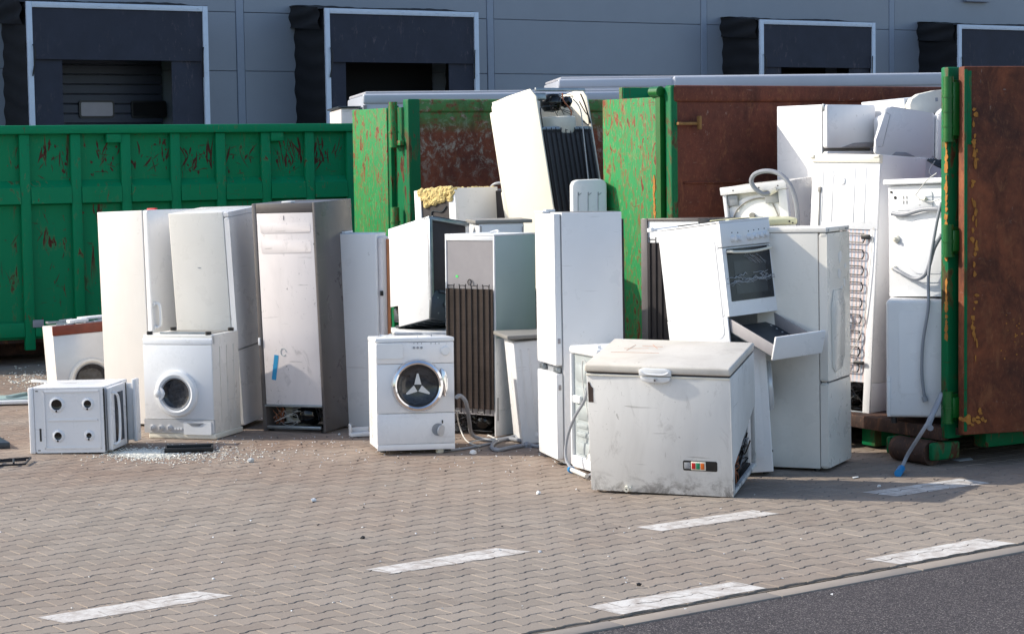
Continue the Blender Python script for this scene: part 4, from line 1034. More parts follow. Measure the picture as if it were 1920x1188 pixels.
# ---- tall fridge in front with doors to the left
K = 'fridgeI'
t, w_, d_, h_ = place(K, 'fridge', 'tall white two-door fridge side-on in front, just left of the chest freezer', 'fridge', 'fridges standing in the yard'); D = (w_, d_, h_)
body(t, 'white', w_, d_, h_, .005, .055)
zs_ = on(K, 'front', 1025, 690)[1]
for z0, z1 in ((zs_ + .035, h_ - .006), (.03, zs_ - .02)):
    dr = panel(t, 'door', 'white_clean', 'front', D, .002, z0, w_ - .002, z1, -.045, 0, .012, .006)
b = FB('front', *D); b.box(.01, .05, -.054, w_ - .01, h_ - .01, -.046); b.build('gasket', 'plastic_grey', t)
b = FB('front', *D); b.box(.02, zs_ - .015, -.04, .12, zs_ + .02, -.01, .004); b.box(w_ - .12, zs_ - .015, -.04, w_ - .02, zs_ + .02, -.01, .004); b.build('hinge', 'steel', t)
for z in (on(K, 'right', 1031, 640)[1], on(K, 'right', 1035, 727)[1]):
    b = FB('right', *D); b.box(.015, z - .018, -.002, .035, z + .018, .003, .002); b.build('door_clip', 'grey_mid', t)
b = FB('top', *D); b.box(-.02, .0, .0, .22, .05, .012, .003); b.box(-.02, .07, .0, .05, .14, .022, .003); b.build('hinge_cover', 'plastic_white', t)
b = FB('top', *D); b.box(.01, .06, .0, w_ - .01, d_ - .01, .004, .001); b.build('top_edge', 'worktop', t)
b = FB('back', *D); b.box(.02, .1, .002, w_ - .02, h_ - .05, .02); b.build('condenser', 'condenser', t)
b = FB('back', *D)
for z in (h_ - .07,): b.tube([(w_ - .04, z - .06, .024), (w_ - .04, z + .02, .026), (w_ - .08, z + .02, .026), (w_ - .08, z - .06, .024)], .004, 6)
for k in range(34): b.box(w_ - .035, .15 + k * .045, .020, w_ - .02, .158 + k * .045, .03)
b.build('cooling_tube', 'tube_black', t)
for sx, sy in ((-1, -1), (1, -1), (1, 1), (-1, 1)):
    b = MB(); b.box(sx * (w_ / 2 - .06) - .045, sy * (d_ / 2 - .07) - .05, -.004, sx * (w_ / 2 - .06) + .045, sy * (d_ / 2 - .07) + .05, .0, .001); b.build('foot', 'black', t)
b = MB(); b.box(-w_ / 2 + .01, -d_ / 2 + .06, -.012, w_ / 2 - .02, d_ / 2 - .02, -.0045); b.build('base', 'black', t)

# ---- washing machine back seen in the gap left of the chest freezer
K = 'J'
t, w_, d_, h_ = place(K, 'washing_machine', 'narrow washing machine with grey-green back and drain hose, wedged left of the chest freezer', 'washing machine', 'washing machines on the ground'); D = (w_, d_, h_)
b = MB(); b.box(-w_ / 2 + .03, -d_ / 2, .03, w_ / 2, d_ / 2, h_ - .04, .006); b.build('body', 'white_clean', t)
b = MB(); b.box(-w_ / 2 - .015, -d_ / 2 - .01, h_ - .055, w_ / 2 + .01, d_ / 2 + .01, h_, .02, 4); b.cyl((-w_ / 2 + .04, -d_ / 2 + .06, h_), (-w_ / 2 + .04, -d_ / 2 + .06, h_ + .02), .018, seg=14); b.build('lid', 'plastic_white', t)
b = FB('left', *D); b.box(0, .03, -.03, .02, h_ - .056, .012, .006); b.box(d_ - .02, .03, -.03, d_, h_ - .056, .012, .006); b.box(.021, .02, -.03, d_ - .021, .10, .012, .006); b.build('back_frame', 'white_clean', t)
b = FB('left', *D); b.box(.021, .101, -.029, d_ - .021, h_ - .057, -.012); b.build('back_panel', 'steel_pale', t)
b = FB('left', *D)
for z0, z1 in ((.62, .74), (.50, .58), (.36, .46), (.30, .33), (.24, .27), (.12, .20)): b.prism(rr(.06, z0, d_ - .07, z1, .02), -.013, -.003, .004)
b.build('embossing', 'steel_pale', t)
b = FB('left', *D); b.tube([(.30, h_ - .10, .0), (.33, .66, .03), (.31, .52, .05), (.20, .38, .08), (.12, .22, .10), (.16, .08, .12), (.34, .0, .10), (.42, -.03 + .05, .06)], .011, 8, 6); b.build('drain_hose', 'hose', t)
b = FB('left', *D); b.tube([(.26, h_ - .12, .0), (.22, h_ - .09, .02), (.2, .6, .01), (.27, .4, .01), (.3, .2, .01), (.26, .1, .02)], .005, 6, 5); b.build('cord', 'hose_white', t)
b = FB('left', *D); b.box(.05, .47, -.005, .16, .52, .02, .006); b.cyl((.3, .12, -.01), (.3, .12, .02), .02, seg=12); b.build('hose_clip', 'plastic_white', t)
# inlet hose end on the ground
hz = MB(); a = gp(1072, 880, .03); c = gp(1100, 892, .03)
hz.cyl(a, c, .015, seg=12); ho = hz.build('hose_end', 'hose_white'); tag(ho, 'short white hose stub with a blue ring on the ground beside the chest freezer', 'hose')
hz = MB(); d__ = (a - c).normalized(); hz.cyl(a + d__ * .0, a + d__ * .028, .024, seg=16); hr = hz.build('coupling_ring', 'blue'); hr.parent = ho

# ---- chest freezer
K = 'chestK'
t, w_, d_, h_ = place(K, 'chest_freezer', 'battered dirty white chest freezer with a domed handle, standing foremost in the heap', 'chest freezer'); D = (w_, d_, h_)
hl = .778
b = MB(); b.box(-w_ / 2 + .008, -d_ / 2 + .008, .02, w_ / 2 - .03, d_ / 2 - .01, hl - .01, .004); bo = b.build('body', 'dirty', t)
# front and side skins; the side has its corner cut away over the machinery
b = FB('front', *D); b.box(.006, .004, -.008, w_ - .004, hl, .0, .003, 2); 
u0, v0 = on(K, 'front', 1283, 864); u1, v1 = on(K, 'front', 1344, 881)
b.build('front_panel', 'dirty', t)
b = FB('right', *D); vtri = .40
side = [(.0, .004), (.0, hl), (d_ - .002, hl), (d_ - .002, .44), (d_ - .04, .42), (.055, .20), (.05, .05), (.045, .004)]
b.prism(side, -.008, 0, .003); b.build('side_panel', 'dirty', t)
b = FB('right', *D); b.box(.05, .004, -.03, d_, .03, .0, .004); b.box(d_ - .02, .03, -.03, d_, .44, .0, .004); b.build('base_rail', 'dirty', t)
# machinery bay is a real recess behind the cut
bpy.data.objects.remove(bo, do_unlink=True)
b = MB(); b.box(-w_ / 2 + .008, -d_ / 2 + .009, .02, w_ / 2 - .26, d_ / 2 - .01, hl - .01, .004); b.box(w_ / 2 - .259, -d_ / 2 + .009, .45, w_ / 2 - .009, d_ / 2 - .01, hl - .01, .004); b.box(w_ / 2 - .259, d_ / 2 - .03, .02, w_ / 2 - .05, d_ / 2 - .01, .449); b.build('body', 'dirty', t)
b = MB(); b.box(w_ / 2 - .255, -d_ / 2 + .012, .035, w_ / 2 - .25, d_ / 2 - .031, .448); b.box(w_ / 2 - .249, -d_ / 2 + .012, .435, w_ / 2 - .012, d_ / 2 - .031, .448); b.box(w_ / 2 - .249, -d_ / 2 + .012, .02, w_ / 2 - .035, d_ / 2 - .031, .034); b.build('machine_bay', 'black', t)
compressor(t, (w_ / 2 - .15, .06, .15), .9)
wires(t, (w_ / 2 - .06, .05, .20), 12, (.035, .2, .14), 'black', 21, .006, 'pipe'); wires(t, (w_ / 2 - .05, -.12, .12), 6, (.03, .08, .08), 'copper', 22, .004, 'pipe'); wires(t, (w_ / 2 - .05, .1, .15), 5, (.03, .15, .1), 'hose', 23, .004, 'pipe')
b = MB(); b.box(-w_ / 2 - .006, -d_ / 2 - .012, hl + .012, w_ / 2 + .004, d_ / 2 + .004, h_, .014, 3); ld = b.build('lid', 'lidwhite', t)
b = MB(); b.box(-w_ / 2 + .004, -d_ / 2 + .001, hl + .001, w_ / 2 - .006, d_ / 2 - .004, hl + .0118, .003); b.build('lid_seal', 'inside', ld)
b = FB('front', *D); b.box(.0, hl - .012, .001, w_ - .002, hl - .001, .006, .003); b.build('rim', 'plastic_ivory', t)
u, v = on(K, 'front', 1230, 703)
b = FB('front', *D); b.prism([(u - .105, hl + .004), (u - .105, h_ - .022), (u - .07, h_ - .012), (u + .07, h_ - .014), (u + .105, h_ - .026), (u + .105, hl + .004)], .012, .032, .007); hh = b.build('handle', 'plastic_white', ld)
b = FB('front', *D); b.tube([(u - .09, h_ - .032, .033), (u - .05, h_ - .048, .035), (u + .05, h_ - .050, .035), (u + .09, h_ - .035, .033)], .005, 8, 5); b.build('grip', 'plastic_white', hh)
b = FB('front', *D); b.prism([(u - .10, hl - .003), (u + .10, hl - .003), (u + .09, hl - .03), (u + .05, hl - .042), (u - .05, hl - .042), (u - .09, hl - .03)], .0, .025, .006); lk = b.build('lock_plate', 'plastic_white', t)
b = FB('front', *D); b.cyl((u, hl - .022, .02), (u, hl - .022, .034), .013, seg=18); b.build('lock_ring', 'silver', lk)
b = FB('front', *D); b.cyl((u, hl - .022, .034), (u, hl - .022, .0355), .006, seg=12); b.build('keyhole', 'black', lk)
# brown label, controls, drain plug, foot, wax marks on the lid
ul, vl = on(K, 'front', 1104, 732)
b = FB('front', *D); b.prism([(.012, vl - .075), (.045, vl - .075), (.045, vl + .02), (.035, vl + .028), (.02, vl + .06), (.012, vl + .055)], .0006, .002); b.build('torn_label', flat('dark_torn_label', srgb(92, 74, 66), .8, var=.6, scale=30), t)
cp = FB('front', *D); cp.prism(rr(u0 - .008, v1 - .010, u1 + .004, v0 + .006, .01), .0004, .003); co_ = cp.build('control_panel', 'black', t)
b = FB('front', *D); b.box(u0 + .045, v1 - .004, .003, u0 + .14, v0 + .002, .009, .002); b.build('switch_bar', 'plastic_ivory', co_)
for k, m_ in enumerate(('red', 'green_sw', 'amber')):
    b = FB('front', *D); b.box(u0 + .050 + k * .029, v1 + .003, .009, u0 + .074 + k * .029, v0 - .006, .012, .001); b.build('switch', m_, co_)
b = FB('front', *D); b.box(u0 + .0, v1 + .002, .003, u0 + .04, v0 - .006, .006, .002); b.build('slot', 'plastic_grey', co_)
u, v = on(K, 'front', 1176, 915); b = FB('front', *D); b.cyl((u, v, 0), (u, v, .022), .018, seg=18); b.cyl((u + .02, v, 0), (u + .02, v, .012), .012, seg=14); pl = b.build('drain_plug', 'plastic_ivory', t)
b = FB('front', *D); b.cyl((u, v, .022), (u, v, .0228), .005, seg=10); b.build('hole', 'black', pl)
b = FB('top', *D)
for P in ([(.14, .40), (.30, .42)], [(.17, .35), (.19, .50)], [(.24, .48), (.38, .47)], [(.30, .52), (.36, .42)], [(.08, .30), (.40, .31)]):
    b.tube([(x, y * d_ / .66, .0004) for x, y in P], .0014, 5, 1)
b.build('wax_mark', 'wood', ld)
b = FB('front', *D); b.cyl((.05, -.012, -.05), (.05, .01, -.05), .02, seg=12); b.build('foot', 'rust_steel', t)
tb = MB(); tb.box(-.3, -.05, 0, .3, .05, .095, .004); to = tb.build('timber_block', 'wood'); to.location = (1.13, 13.70, 0); to.rotation_euler = (0, 0, -.34); tag(to, 'timber block propping up the back of the chest freezer', 'timber')

# ---- washing machine under the cooker, porthole seen edge-on
K = 'wmM'
t, w_, d_, h_ = place(K, 'washing_machine', 'narrow white washing machine side-on under the tilted cooker, round door bulging right', 'washing machine', 'washing machines on the ground'); D = (w_, d_, h_)
body(t, 'white', w_, d_, h_, .008)
porthole(t, 'front', D, w_ / 2, .56, .17, 'silver', .04)
b = FB('left', *D); b.prism(rr(.06, .08, d_ - .05, h_ - .08, .03), 0, .003, .0025); b.build('embossing', 'white', t)
feet(t, w_, d_, -.016)
b = FB('front', *D); b.cyl((.012, .14, -.01), (.012, .14, .006), .008, seg=10); b.build('screw', 'black', t)

# ---- cooker tilted on top, drawer hanging open
K = 'stoveL'
t, w_, d_, h_ = place(K, 'cooker', 'white cooker with six knobs, tilted on a washing machine with its drawer hanging open', 'cooker', 'cookers'); D = (w_, d_, h_)
v_cp = on(K, 'front', 1352, 464)[1]; v_d0 = on(K, 'front', 1365, 594)[1]
b = MB(); b.box(-w_ / 2, -d_ / 2 + .03, v_d0 + .004, w_ / 2, d_ / 2, h_ - .004, .006, 3)
b.box(-w_ / 2, -d_ / 2 + .01, .0, -w_ / 2 + .012, d_ / 2, v_d0 + .003, .003); b.box(w_ / 2 - .012, -d_ / 2 + .01, .0, w_ / 2, d_ / 2, v_d0 + .003, .003); b.box(-w_ / 2 + .013, d_ / 2 - .012, 0, w_ / 2 - .013, d_ / 2, v_d0); b.box(-w_ / 2 + .013, -d_ / 2 + .03, 0, w_ / 2 - .013, d_ / 2 - .013, .012)
b.build('body', 'white_clean', t)
b = FB('left', *D); b.prism(rr(.05, .05, d_ - .05, h_ - .09, .05), 0, .003, .0025); b.build('embossing', 'white_clean', t)
b = FB('front', *D); b.prism([(.0, v_cp), (.0, h_ - .006), (.01, h_), (w_ - .01, h_), (w_, h_ - .006), (w_, v_cp)], -.03, .012, .006); cpn = b.build('control_panel', 'white', t)
for px, py in ((1371, 448), (1382, 448), (1402, 445), (1412, 443), (1421, 441.5), (1431.5, 440)):
    u, v = on(K, 'front', px, py)
    b = FB('front', *D); b.lathe([(.024, .012), (.023, .020), (.017, .022), (.015, .042), (.001, .044)], (u, v, 0), (0, 0, 1), 22); b.box(u - .003, v - .018, .040, u + .003, v + .018, .050, .002); b.build('knob', 'plastic_white', cpn)
    b = FB('front', *D); b.cyl((u, v + .042, .011), (u, v + .042, .0135), .0045, seg=8); b.build('indicator', 'black', cpn)
b = FB('front', *D); b.prism(rr(.0, v_d0, w_, v_cp - .008, .006), -.028, .010, .005); dr = b.build('oven_door', 'white', t)
gu0, gv1 = on(K, 'front', 1361, 468); gu1, gv0 = on(K, 'front', 1446, 556)
b = FB('front', *D); b.prism(rr(gu0 * .6 + .01, gv0, w_ - .03, v_cp - .014, .006), .0105, .0125); gl = b.build('door_glass', 'oven', dr)
b = FB('front', *D); b.prism(rr(gu0 + .045, gv0 + .045, w_ - .085, v_cp - .10, .004), .0126, .0135); b.build('inner_window', flat('oven_inner_glass', srgb(34, 42, 52), .25, var=.3), gl)
b = FB('front', *D); b.tube([(.045, v_cp - .032, .012), (.05, v_cp - .034, .045), (.08, v_cp - .040, .052), (w_ / 2, v_cp - .046, .056), (w_ - .08, v_cp - .036, .052), (w_ - .05, v_cp - .028, .045), (w_ - .045, v_cp - .026, .012)], .0095, 10, 4); b.build('handle', 'plastic_ivory', dr)
b = FB('front', *D); rg = random.Random(2)
for k in range(26):
    u = rg.uniform(-.005, w_ * .75); v = v_d0 + .235 + rg.gauss(0, .014) + .03 * u; L_ = rg.uniform(.05, .22); pts = []
    for m_ in range(5): pts.append((min(u + L_ * m_ / 4, w_ + .012), v + rg.gauss(0, .009), .0165 + rg.uniform(0, .008)))
    b.tube(pts, rg.uniform(.0008, .0022), 5, 2)
for k in range(8):
    u = rg.uniform(.15, w_ * .7); pts = [(u + .03 * m_, v_cp - .065 - .02 * m_ + rg.gauss(0, .006), .016) for m_ in range(4)]; b.tube(pts, .0011, 5, 2)
b.build('wrap_highlights', 'film_highlight', dr)  # thin silver threads stand in for highlights on crumpled plastic film
b = FB('top', *D); b.box(-.002, -.012, -.001, w_ + .002, d_, .012, .005); hb = b.build('hob', 'white_clean', t)
b = FB('top', *D)
for x, y in ((.12, .15), (.35, .15), (.12, .42), (.35, .42)):
    b = FB('top', *D); b.cyl((x, y, .012), (x, y, .022), .07, seg=24); b.build('hotplate', 'black', hb)
# lid hinge rod sticking out at the back
b = FB('top', *D); b.cyl((-.02, d_ + .05, .012), (.30, d_ + .02, .020), .010, seg=12); b.box(-.03, d_ + .03, .0, .0, d_ + .075, .03, .006); b.build('lid_rod', 'plastic_white', t)
# the drawer: tray and front panel
Ux, Uy, Uz, ra, rb, rc, _, _, _ = FIT[K]
TM = Matrix.Translation((Ux, Uy, Uz)) @ Euler((ra, rb, rc)).to_matrix().to_4x4()
TI = TM.inverted()
dz = -.10
dM = Matrix.Translation((0, -d_ / 2 + .04, .10)) @ Euler((R(27), 0, 0)).to_matrix().to_4x4()
b = MB(); b.M = dM; L = .44
b.box(-w_ / 2 + .02, -L, .0, w_ / 2 - .02, .04, .006); b.build('drawer', 'steel_dark', t)
dwo = [o for o in t.children if o.name.startswith('drawer')][0]
b = MB(); b.M = dM; b.box(-w_ / 2 + .02, -L, .006, -w_ / 2 + .027, .04, .085, .002); b.box(w_ / 2 - .027, -L, .006, w_ / 2 - .02, .04, .085, .002); b.box(-w_ / 2 + .028, -L, .006, w_ / 2 - .028, -L + .006, .085); b.build('drawer_side', 'grey_mid', dwo)
b = MB(); b.M = dM
for k in range(7): b.cyl((w_ / 2 - .06, -.02 - k * .055, .0062), (w_ / 2 - .06, -.02 - k * .055, .0072), .008, seg=10)
b.build('rivet', 'silver', dwo)
b = MB(); b.M = dM @ Matrix.Translation((0, -L - .006, .03)) @ Euler((R(-6), 0, 0)).to_matrix().to_4x4(); b.box(-w_ / 2 + .0, -.012, -.04, w_ / 2, .006, .12, .006, 3); b.build('drawer_front', 'white', dwo)

# ---- right fridge with two doors
K = 'fridgeN'
t, w_, d_, h_ = place(K, 'fridge', 'off-white fridge with torn sticker marks on its upper door, standing alone at the right front', 'fridge', 'fridges standing in the yard'); D = (w_, d_, h_)
FITN = FIT[K]
b = MB(); b.box(-w_ / 2 + .002, -d_ / 2 + .062, .012, w_ / 2 - .002, d_ / 2 - .1, h_ - .035, .006, 3); b.build('body', 'ivory', t)
b = MB(); b.box(-w_ / 2 - .004, -d_ / 2, h_ - .033, w_ / 2 + .004, d_ / 2 - .09, h_, .006, 3); b.build('top_cap', 'ivory', t)
vs_ = on(K, 'front', 1572, 711)[1]
b = FB('front', *D); b.prism(rr(.0, vs_ + .008, w_, h_ - .040, .012), -.055, 0, .012); d1 = b.build('door', 'ivory', t)
b = FB('front', *D); b.prism(rr(.0, .018, w_, vs_ - .004, .012), -.055, 0, .012); d2 = b.build('door', 'ivory', t)
b = FB('front', *D); b.box(.012, .02, -.061, w_ - .012, h_ - .045, -.0555); b.build('gasket', 'grey_mid', t)
b = FB('front', *D); b.tube([(.02, vs_ + .002, -.012), (w_ * .4, vs_ - .0, -.004), (w_ * .55, vs_ + .006, -.002), (w_ - .02, vs_ + .002, -.006)], .006, 6, 3); b.build('hinge', 'steel_dark', t)
rg = random.Random(8)
for px, py, su, sv in ((1580, 480, .05, .05), (1590, 498, .035, .02), (1578, 512, .04, .035), (1588, 530, .03, .03), (1583, 540, .03, .02)):
    u, v = on(K, 'front', px - 5, py); b = FB('front', *D)
    b.prism([(u + su * math.cos(a_) * rg.uniform(.7, 1.2), v + sv * math.sin(a_) * rg.uniform(.6, 1.2)) for a_ in [k * .7 for k in range(9)]], .0004, .0014); b.build('sticker_residue', 'plastic_white', d1)
b = FB('front', *D); b.prism([(.10, vs_ + .10), (.08, vs_ + .50), (.14, vs_ + .62), (w_ - .20, vs_ + .62), (w_ - .13, vs_ + .50), (w_ - .15, vs_ + .16), (w_ - .22, vs_ + .08), (.16, vs_ + .06)], .0, .006, .005); b.build('embossing', 'ivory', d1)
b = FB('front', *D); b.box(.03, h_ - .03, .001, .05, h_ - .01, .003); b.box(w_ - .11, h_ - .028, .001, w_ - .04, h_ - .012, .003); b.build('badge_mark', 'plastic_grey', t)
feet(t, w_, d_ - .1)

# ---- dark fridge back behind the cooker
K = 'fridgeO'
t, w_, d_, h_ = place(K, 'fridge', 'dark grey fridge back with a white strip above a black condenser, behind the tilted cooker', 'fridge', 'fridges in the heap'); D = (w_, d_, h_)
b = MB(); b.box(-w_ / 2, -d_ / 2 + .012, 0, w_ / 2, d_ / 2, h_, .006); b.build('body', 'grey_dark', t)
b = FB('front', *D); b.box(0, 0, -.012, .065, h_, .012, .004); b.box(.066, h_ - .02, -.012, w_, h_, .008, .003); b.build('frame', 'grey_dark', t)
b = FB('front', *D); b.box(.066, .3, -.011, w_ - .01, h_ - .021, -.002); b.build('back_panel', 'plastic_white', t)
condenser(t, 'front', D, .075, .25, w_ - .02, h_ - .19, 8, 'condenser')

# ================================================================== inside the right-hand skip
K = 'P1'
t, w_, d_, h_ = place(K, 'fridge', 'white fridge with small freezer door on top, against the brown skip wall', 'fridge', 'fridges in the right skip'); D = (w_, d_, h_)
body(t, 'white', w_, d_, h_, .006, .055)
vs_ = on(K, 'front', 1595, 280)[1]
panel(t, 'door', 'white', 'front', D, .004, vs_ + .012, w_ - .002, h_ - .002, -.048, 0, .02, .008)
panel(t, 'door', 'white', 'front', D, .004, .05, w_ - .002, vs_ - .014, -.048, 0, .02, .008)
b = FB('front', *D); b.prism([(.16, vs_ + .016), (w_, vs_ + .016), (w_, vs_ + .045), (w_ - .1, vs_ + .055), (.30, vs_ + .05)], .001, .02, .004); b.build('grip_strip', 'grey_mid', t)
b = FB('front', *D); b.box(.01, .05, -.055, w_ - .01, h_ - .01, -.049); b.build('gasket', 'worktop', t)
b = FB('front', *D); b.box(-.004, h_ - .05, -.052, .010, h_ + .004, -.03, .003); b.build('hinge', 'steel', t)
K = 'P2'
t, w_, d_, h_ = place(K, 'fridge', 'white fridge with rounded cream control cap, in the skip beside the green post', 'fridge', 'fridges in the right skip'); D = (w_, d_, h_)
body(t, 'white', w_, d_, h_ - .01, .006, .05)
b = FB('front', *D); b.M = b.M @ Matrix.Rotation(R(90), 4, 'Y') if 0 else b.M
b.prism([(.0, h_ - .155), (.0, h_ - .06), (.03, h_ - .02), (.12, h_ + .015), (w_ * .6, h_ + .03), (w_, h_ + .03), (w_, h_ - .155)], -.045, .012, .012); b.build('control_cap', 'plastic_ivory', t)
panel(t, 'door', 'white', 'front', D, .004, .05, w_ - .002, h_ - .175, -.045, .004, .03, .012)
b = FB('front', *D); b.box(.01, h_ - .172, -.04, w_, h_ - .158, -.006); b.build('gap', 'black', t)
for q_ in ((.30, .06, .03), (.42, .055, .04)):
    b = FB('front', *D); b.box(q_[0], h_ - q_[1], .0125, q_[0] + .03, h_ - q_[2], .014); b.build('indicator', 'plastic_grey', t)

# ---- rounded white dryer tipped on its side on top of the heap
p = atY(1690, 290, 16.6)
t = thing('tumble_dryer', (p.x + .0, 16.6, p.z + .0), (R(3), R(0), R(6)), 'tipped white tumble dryer with rounded front and access cover, on top of the skip heap', 'tumble dryer')
b = MB(); b.M = Matrix(((1, 0, 0, 0), (0, 0, -1, 0), (0, 1, 0, 0), (0, 0, 0, 1)))
b.prism([(-.235, .02), (-.225, .12), (-.16, .36), (-.13, .385), (-.10, .385), (.23, .33), (.26, .32), (.26, -.03), (.22, -.02), (-.20, -.01)], 0, .05, .018); fp = b.build('front_panel', 'white_clean', t)
b = MB(); b.M = Matrix(((1, 0, 0, 0), (0, 0, -1, 0), (0, 1, 0, 0), (0, 0, 0, 1)))
b.tube([(-.205, .07, .051), (-.17, .07, .051), (-.11, .32, .051), (-.14, .335, .051)], .002, 5, 1); b.build('cover_seam', 'plastic_grey', fp)
b = MB(); b.M = Matrix(((1, 0, 0, 0), (0, 0, -1, 0), (0, 1, 0, 0), (0, 0, 0, 1)))
b.prism([(.262, -.05), (.262, .30), (.28, .345), (.33, .37), (.44, .36), (.44, -.06)], -.02, .085, .03); b.build('side_cover', 'white_clean', t)
b = MB(); b.M = Matrix(((1, 0, 0, 0), (0, 0, -1, 0), (0, 1, 0, 0), (0, 0, 0, 1)))
b.prism([(-.12, -.015), (.10, -.015), (.02, .02), (-.06, .025)], .051, .06, .006); b.build('grip', 'plastic_grey', fp)
b = MB(); b.box(-.12, .002, .02, .42, .42, .30, .05, 3); b.build('body', 'white', t)
b = MB()
for k in range(4): b.tube([(.20 + k * .02, -.05, -.04), (.30 + k * .02, -.10, -.10 + k * .012), (.50, -.10, -.14 + k * .014)], .012, 6)
b.build('cable_bundle', 'steel_dark', t)
b = MB(); b.tube([(.25, -.08, -.05), (.20, -.10, -.14), (.30, -.12, -.20), (.38, -.1, -.14)], .004, 6); b.build('cord', 'hose_white', t)

# ---- upright fridge seen from the back, coil over a checked foil
K = 'P4'
t, w_, d_, h_ = place(K, 'fridge', 'fridge with bright white back and exposed wire coil over checked foil, in the skip', 'fridge', 'fridges in the right skip'); D = (w_, d_, h_)
vm = on(K, 'front', 1610, 430)[1]
b = MB(); b.box(-w_ / 2, -d_ / 2 + .02, .23, w_ / 2, d_ / 2, h_, .006); b.box(-w_ / 2, -d_ / 2 + .27, .0, w_ / 2, d_ / 2, .229, .004); b.box(w_ / 2 - .02, -d_ / 2 + .02, .0, w_ / 2, -d_ / 2 + .269, .229, .003); b.build('body', 'white', t)
b = FB('front', *D); b.box(.0, vm, -.02, w_, h_ - .06, -.0, .004); b.box(w_ - .06, .0, -.02, w_, vm - .001, .0, .003); b.build('back_panel', 'white_clean', t)
b = FB('front', *D); b.box(-.006, h_ - .06, -.03, w_ + .004, h_ + .002, .012, .006); b.box(-.02, h_ - .03, .0, .02, h_ - .005, .02, .003); b.box(w_ - .05, h_ - .02, .012, w_ - .0, h_ - .0, .02, .003); b.build('top_strip', 'plastic_ivory', t)
b = FB('front', *D)
for u in (.10, .19, w_ * .64, w_ * .80): b.box(u - .0035, vm + .05, .0, u + .0035, h_ - .09, .003, .001)
b.prism(rr(w_ * .42, h_ - .22, w_ * .50, h_ - .17, .01), 0, .006, .004); b.prism(rr(w_ * .30, h_ - .165, w_ * .34, h_ - .145, .005), 0, .003)
b.build('embossing', 'white_clean', t)
b = FB('front', *D); b.box(.065, h_ - .28, .001, .09, h_ - .24, .012, .003); b.tube([(.078, h_ - .28, .006), (.08, h_ - .5, .006), (.07, h_ - .75, .006)], .004, 6, 3); b.build('sensor_wire', 'worktop', t)
b = FB('front', *D); b.box(.0, .23, -.0195, w_ - .061, vm - .001, -.012); b.build('foil', 'check', t)
b = FB('front', *D); pts = []; v = vm - .02; ur = w_ - .10; k = 0; nrow = 9; step = (vm - .28) / nrow
for k in range(nrow):
    vv = vm - .03 - k * step
    pts += [(.02, vv, .008), (ur - .05, vv, .008), (ur - .012, vv - .008, .008), (ur, vv - step * .27, .008), (ur - .012, vv - step * .5, .008), (ur - .05, vv - step * .54, .008), (.02, vv - step * .54, .008)]
    if k < nrow - 1: pts += [(.005, vv - step * .77, .008)]
b.tube(pts, .0045, 6, 3); b.build('wire_coil', 'tube_black', t)
b = FB('front', *D)
for k in range(16):
    u = .02 + k * (ur - .04) / 15; b.box(u - .001, .30, .002, u + .001, vm - .02, .0045)
b.build('wire_grid', flat('thin_coloured_wire', srgb(170, 158, 160), .5), t)
for q_ in ((ur - .02, vm - .07, ur + .055, vm - .035), (ur - .04, .36, ur + .05, .385)):
    b = FB('front', *D); b.box(q_[0], q_[1], .01, q_[2], q_[3], .03, .006); b.build('clip', 'black', t)
b = FB('front', *D); b.tube([(ur + .07, vm + .02, .01), (ur + .06, vm - .3, .015), (ur + .02, vm - .7, .015), (ur - .08, .42, .02), (ur - .16, .30, .02), (ur - .2, .2, .0)], .004, 6, 5); b.build('cord', 'hose_white', t)
b = FB('front', *D); b.tube([(ur - .30, vm - .45, .03), (ur - .16, vm - .6, .04), (ur - .14, .7, .04), (ur - .22, .5, .03)], .012, 8, 6); b.build('thick_hose', 'blackrubber', t)
compressor(t, (.06, -d_ / 2 + .13, .11), .9)
b = MB(); b.box(-w_ / 2 + .005, -d_ / 2 + .25, .005, w_ / 2 - .021, -d_ / 2 + .268, .228); b.build('bay_wall', 'inside', t)
b = FB('front', *D); b.box(.0, .0, -.03, w_ - .021, .018, .0, .004); b.build('cross_rail', 'steel', t)
wires(t, (.05, -d_ / 2 + .03, .16), 8, (.2, .02, .10), 'tube_black', 33, .003)
b = MB(); b.box(-.1, -d_ / 2 + .02, .2, w_ / 2 - .03, -d_ / 2 + .2, .30, .02) if 0 else b.box(-.2, -d_ / 2 + .022, .235, w_ / 2 - .07, -d_ / 2 + .03, .33, .004); b.build('drip_tray', 'plastic_white', t)

# ---- washing machine back on top of another
K = 'P5'
t, w_, d_, h_ = place(K, 'washing_machine', 'white washing machine showing its back with grey hoses, on another in the skip', 'washing machine', 'washing machines in the heap'); D = (w_, d_, h_)
b = MB(); b.box(-w_ / 2 + .005, -d_ / 2 + .012, .0, w_ / 2, d_ / 2, h_ - .045, .006); b.build('body', 'white_clean', t)
b = MB(); b.box(-w_ / 2 - .02, -d_ / 2 - .035, h_ - .042, w_ / 2 + .01, d_ / 2 + .01, h_, .012, 3); b.build('worktop', 'plastic_white', t)
b = FB('front', *D); b.box(.006, .0, -.012, w_ - .0, h_ - .046, -.002, .003); bp = b.build('back_panel', 'white_clean', t)
b = FB('front', *D)
b.prism(rr(.06, h_ - .22, w_ * .58, h_ - .09, .02), -.002, .004, .004); b.prism(rr(.12, .10, w_ - .03, .60, .09), -.002, .007, .006); b.prism(rr(.17, .16, w_ - .08, .54, .08), .007, .012, .005)
b.tube([(.10, h_ - .26, 0), (w_ * .6, h_ - .26, 0), (w_ * .6, h_ - .33, 0), (w_ - .04, h_ - .33, 0)], .003, 6, 1)
b.build('embossing', 'white_clean', bp)
b = FB('front', *D)
for x in (.13, .155):
    for z in (h_ - .13, h_ - .165): b.box(x, z - .012, .004, x + .006, z + .012, .0055)
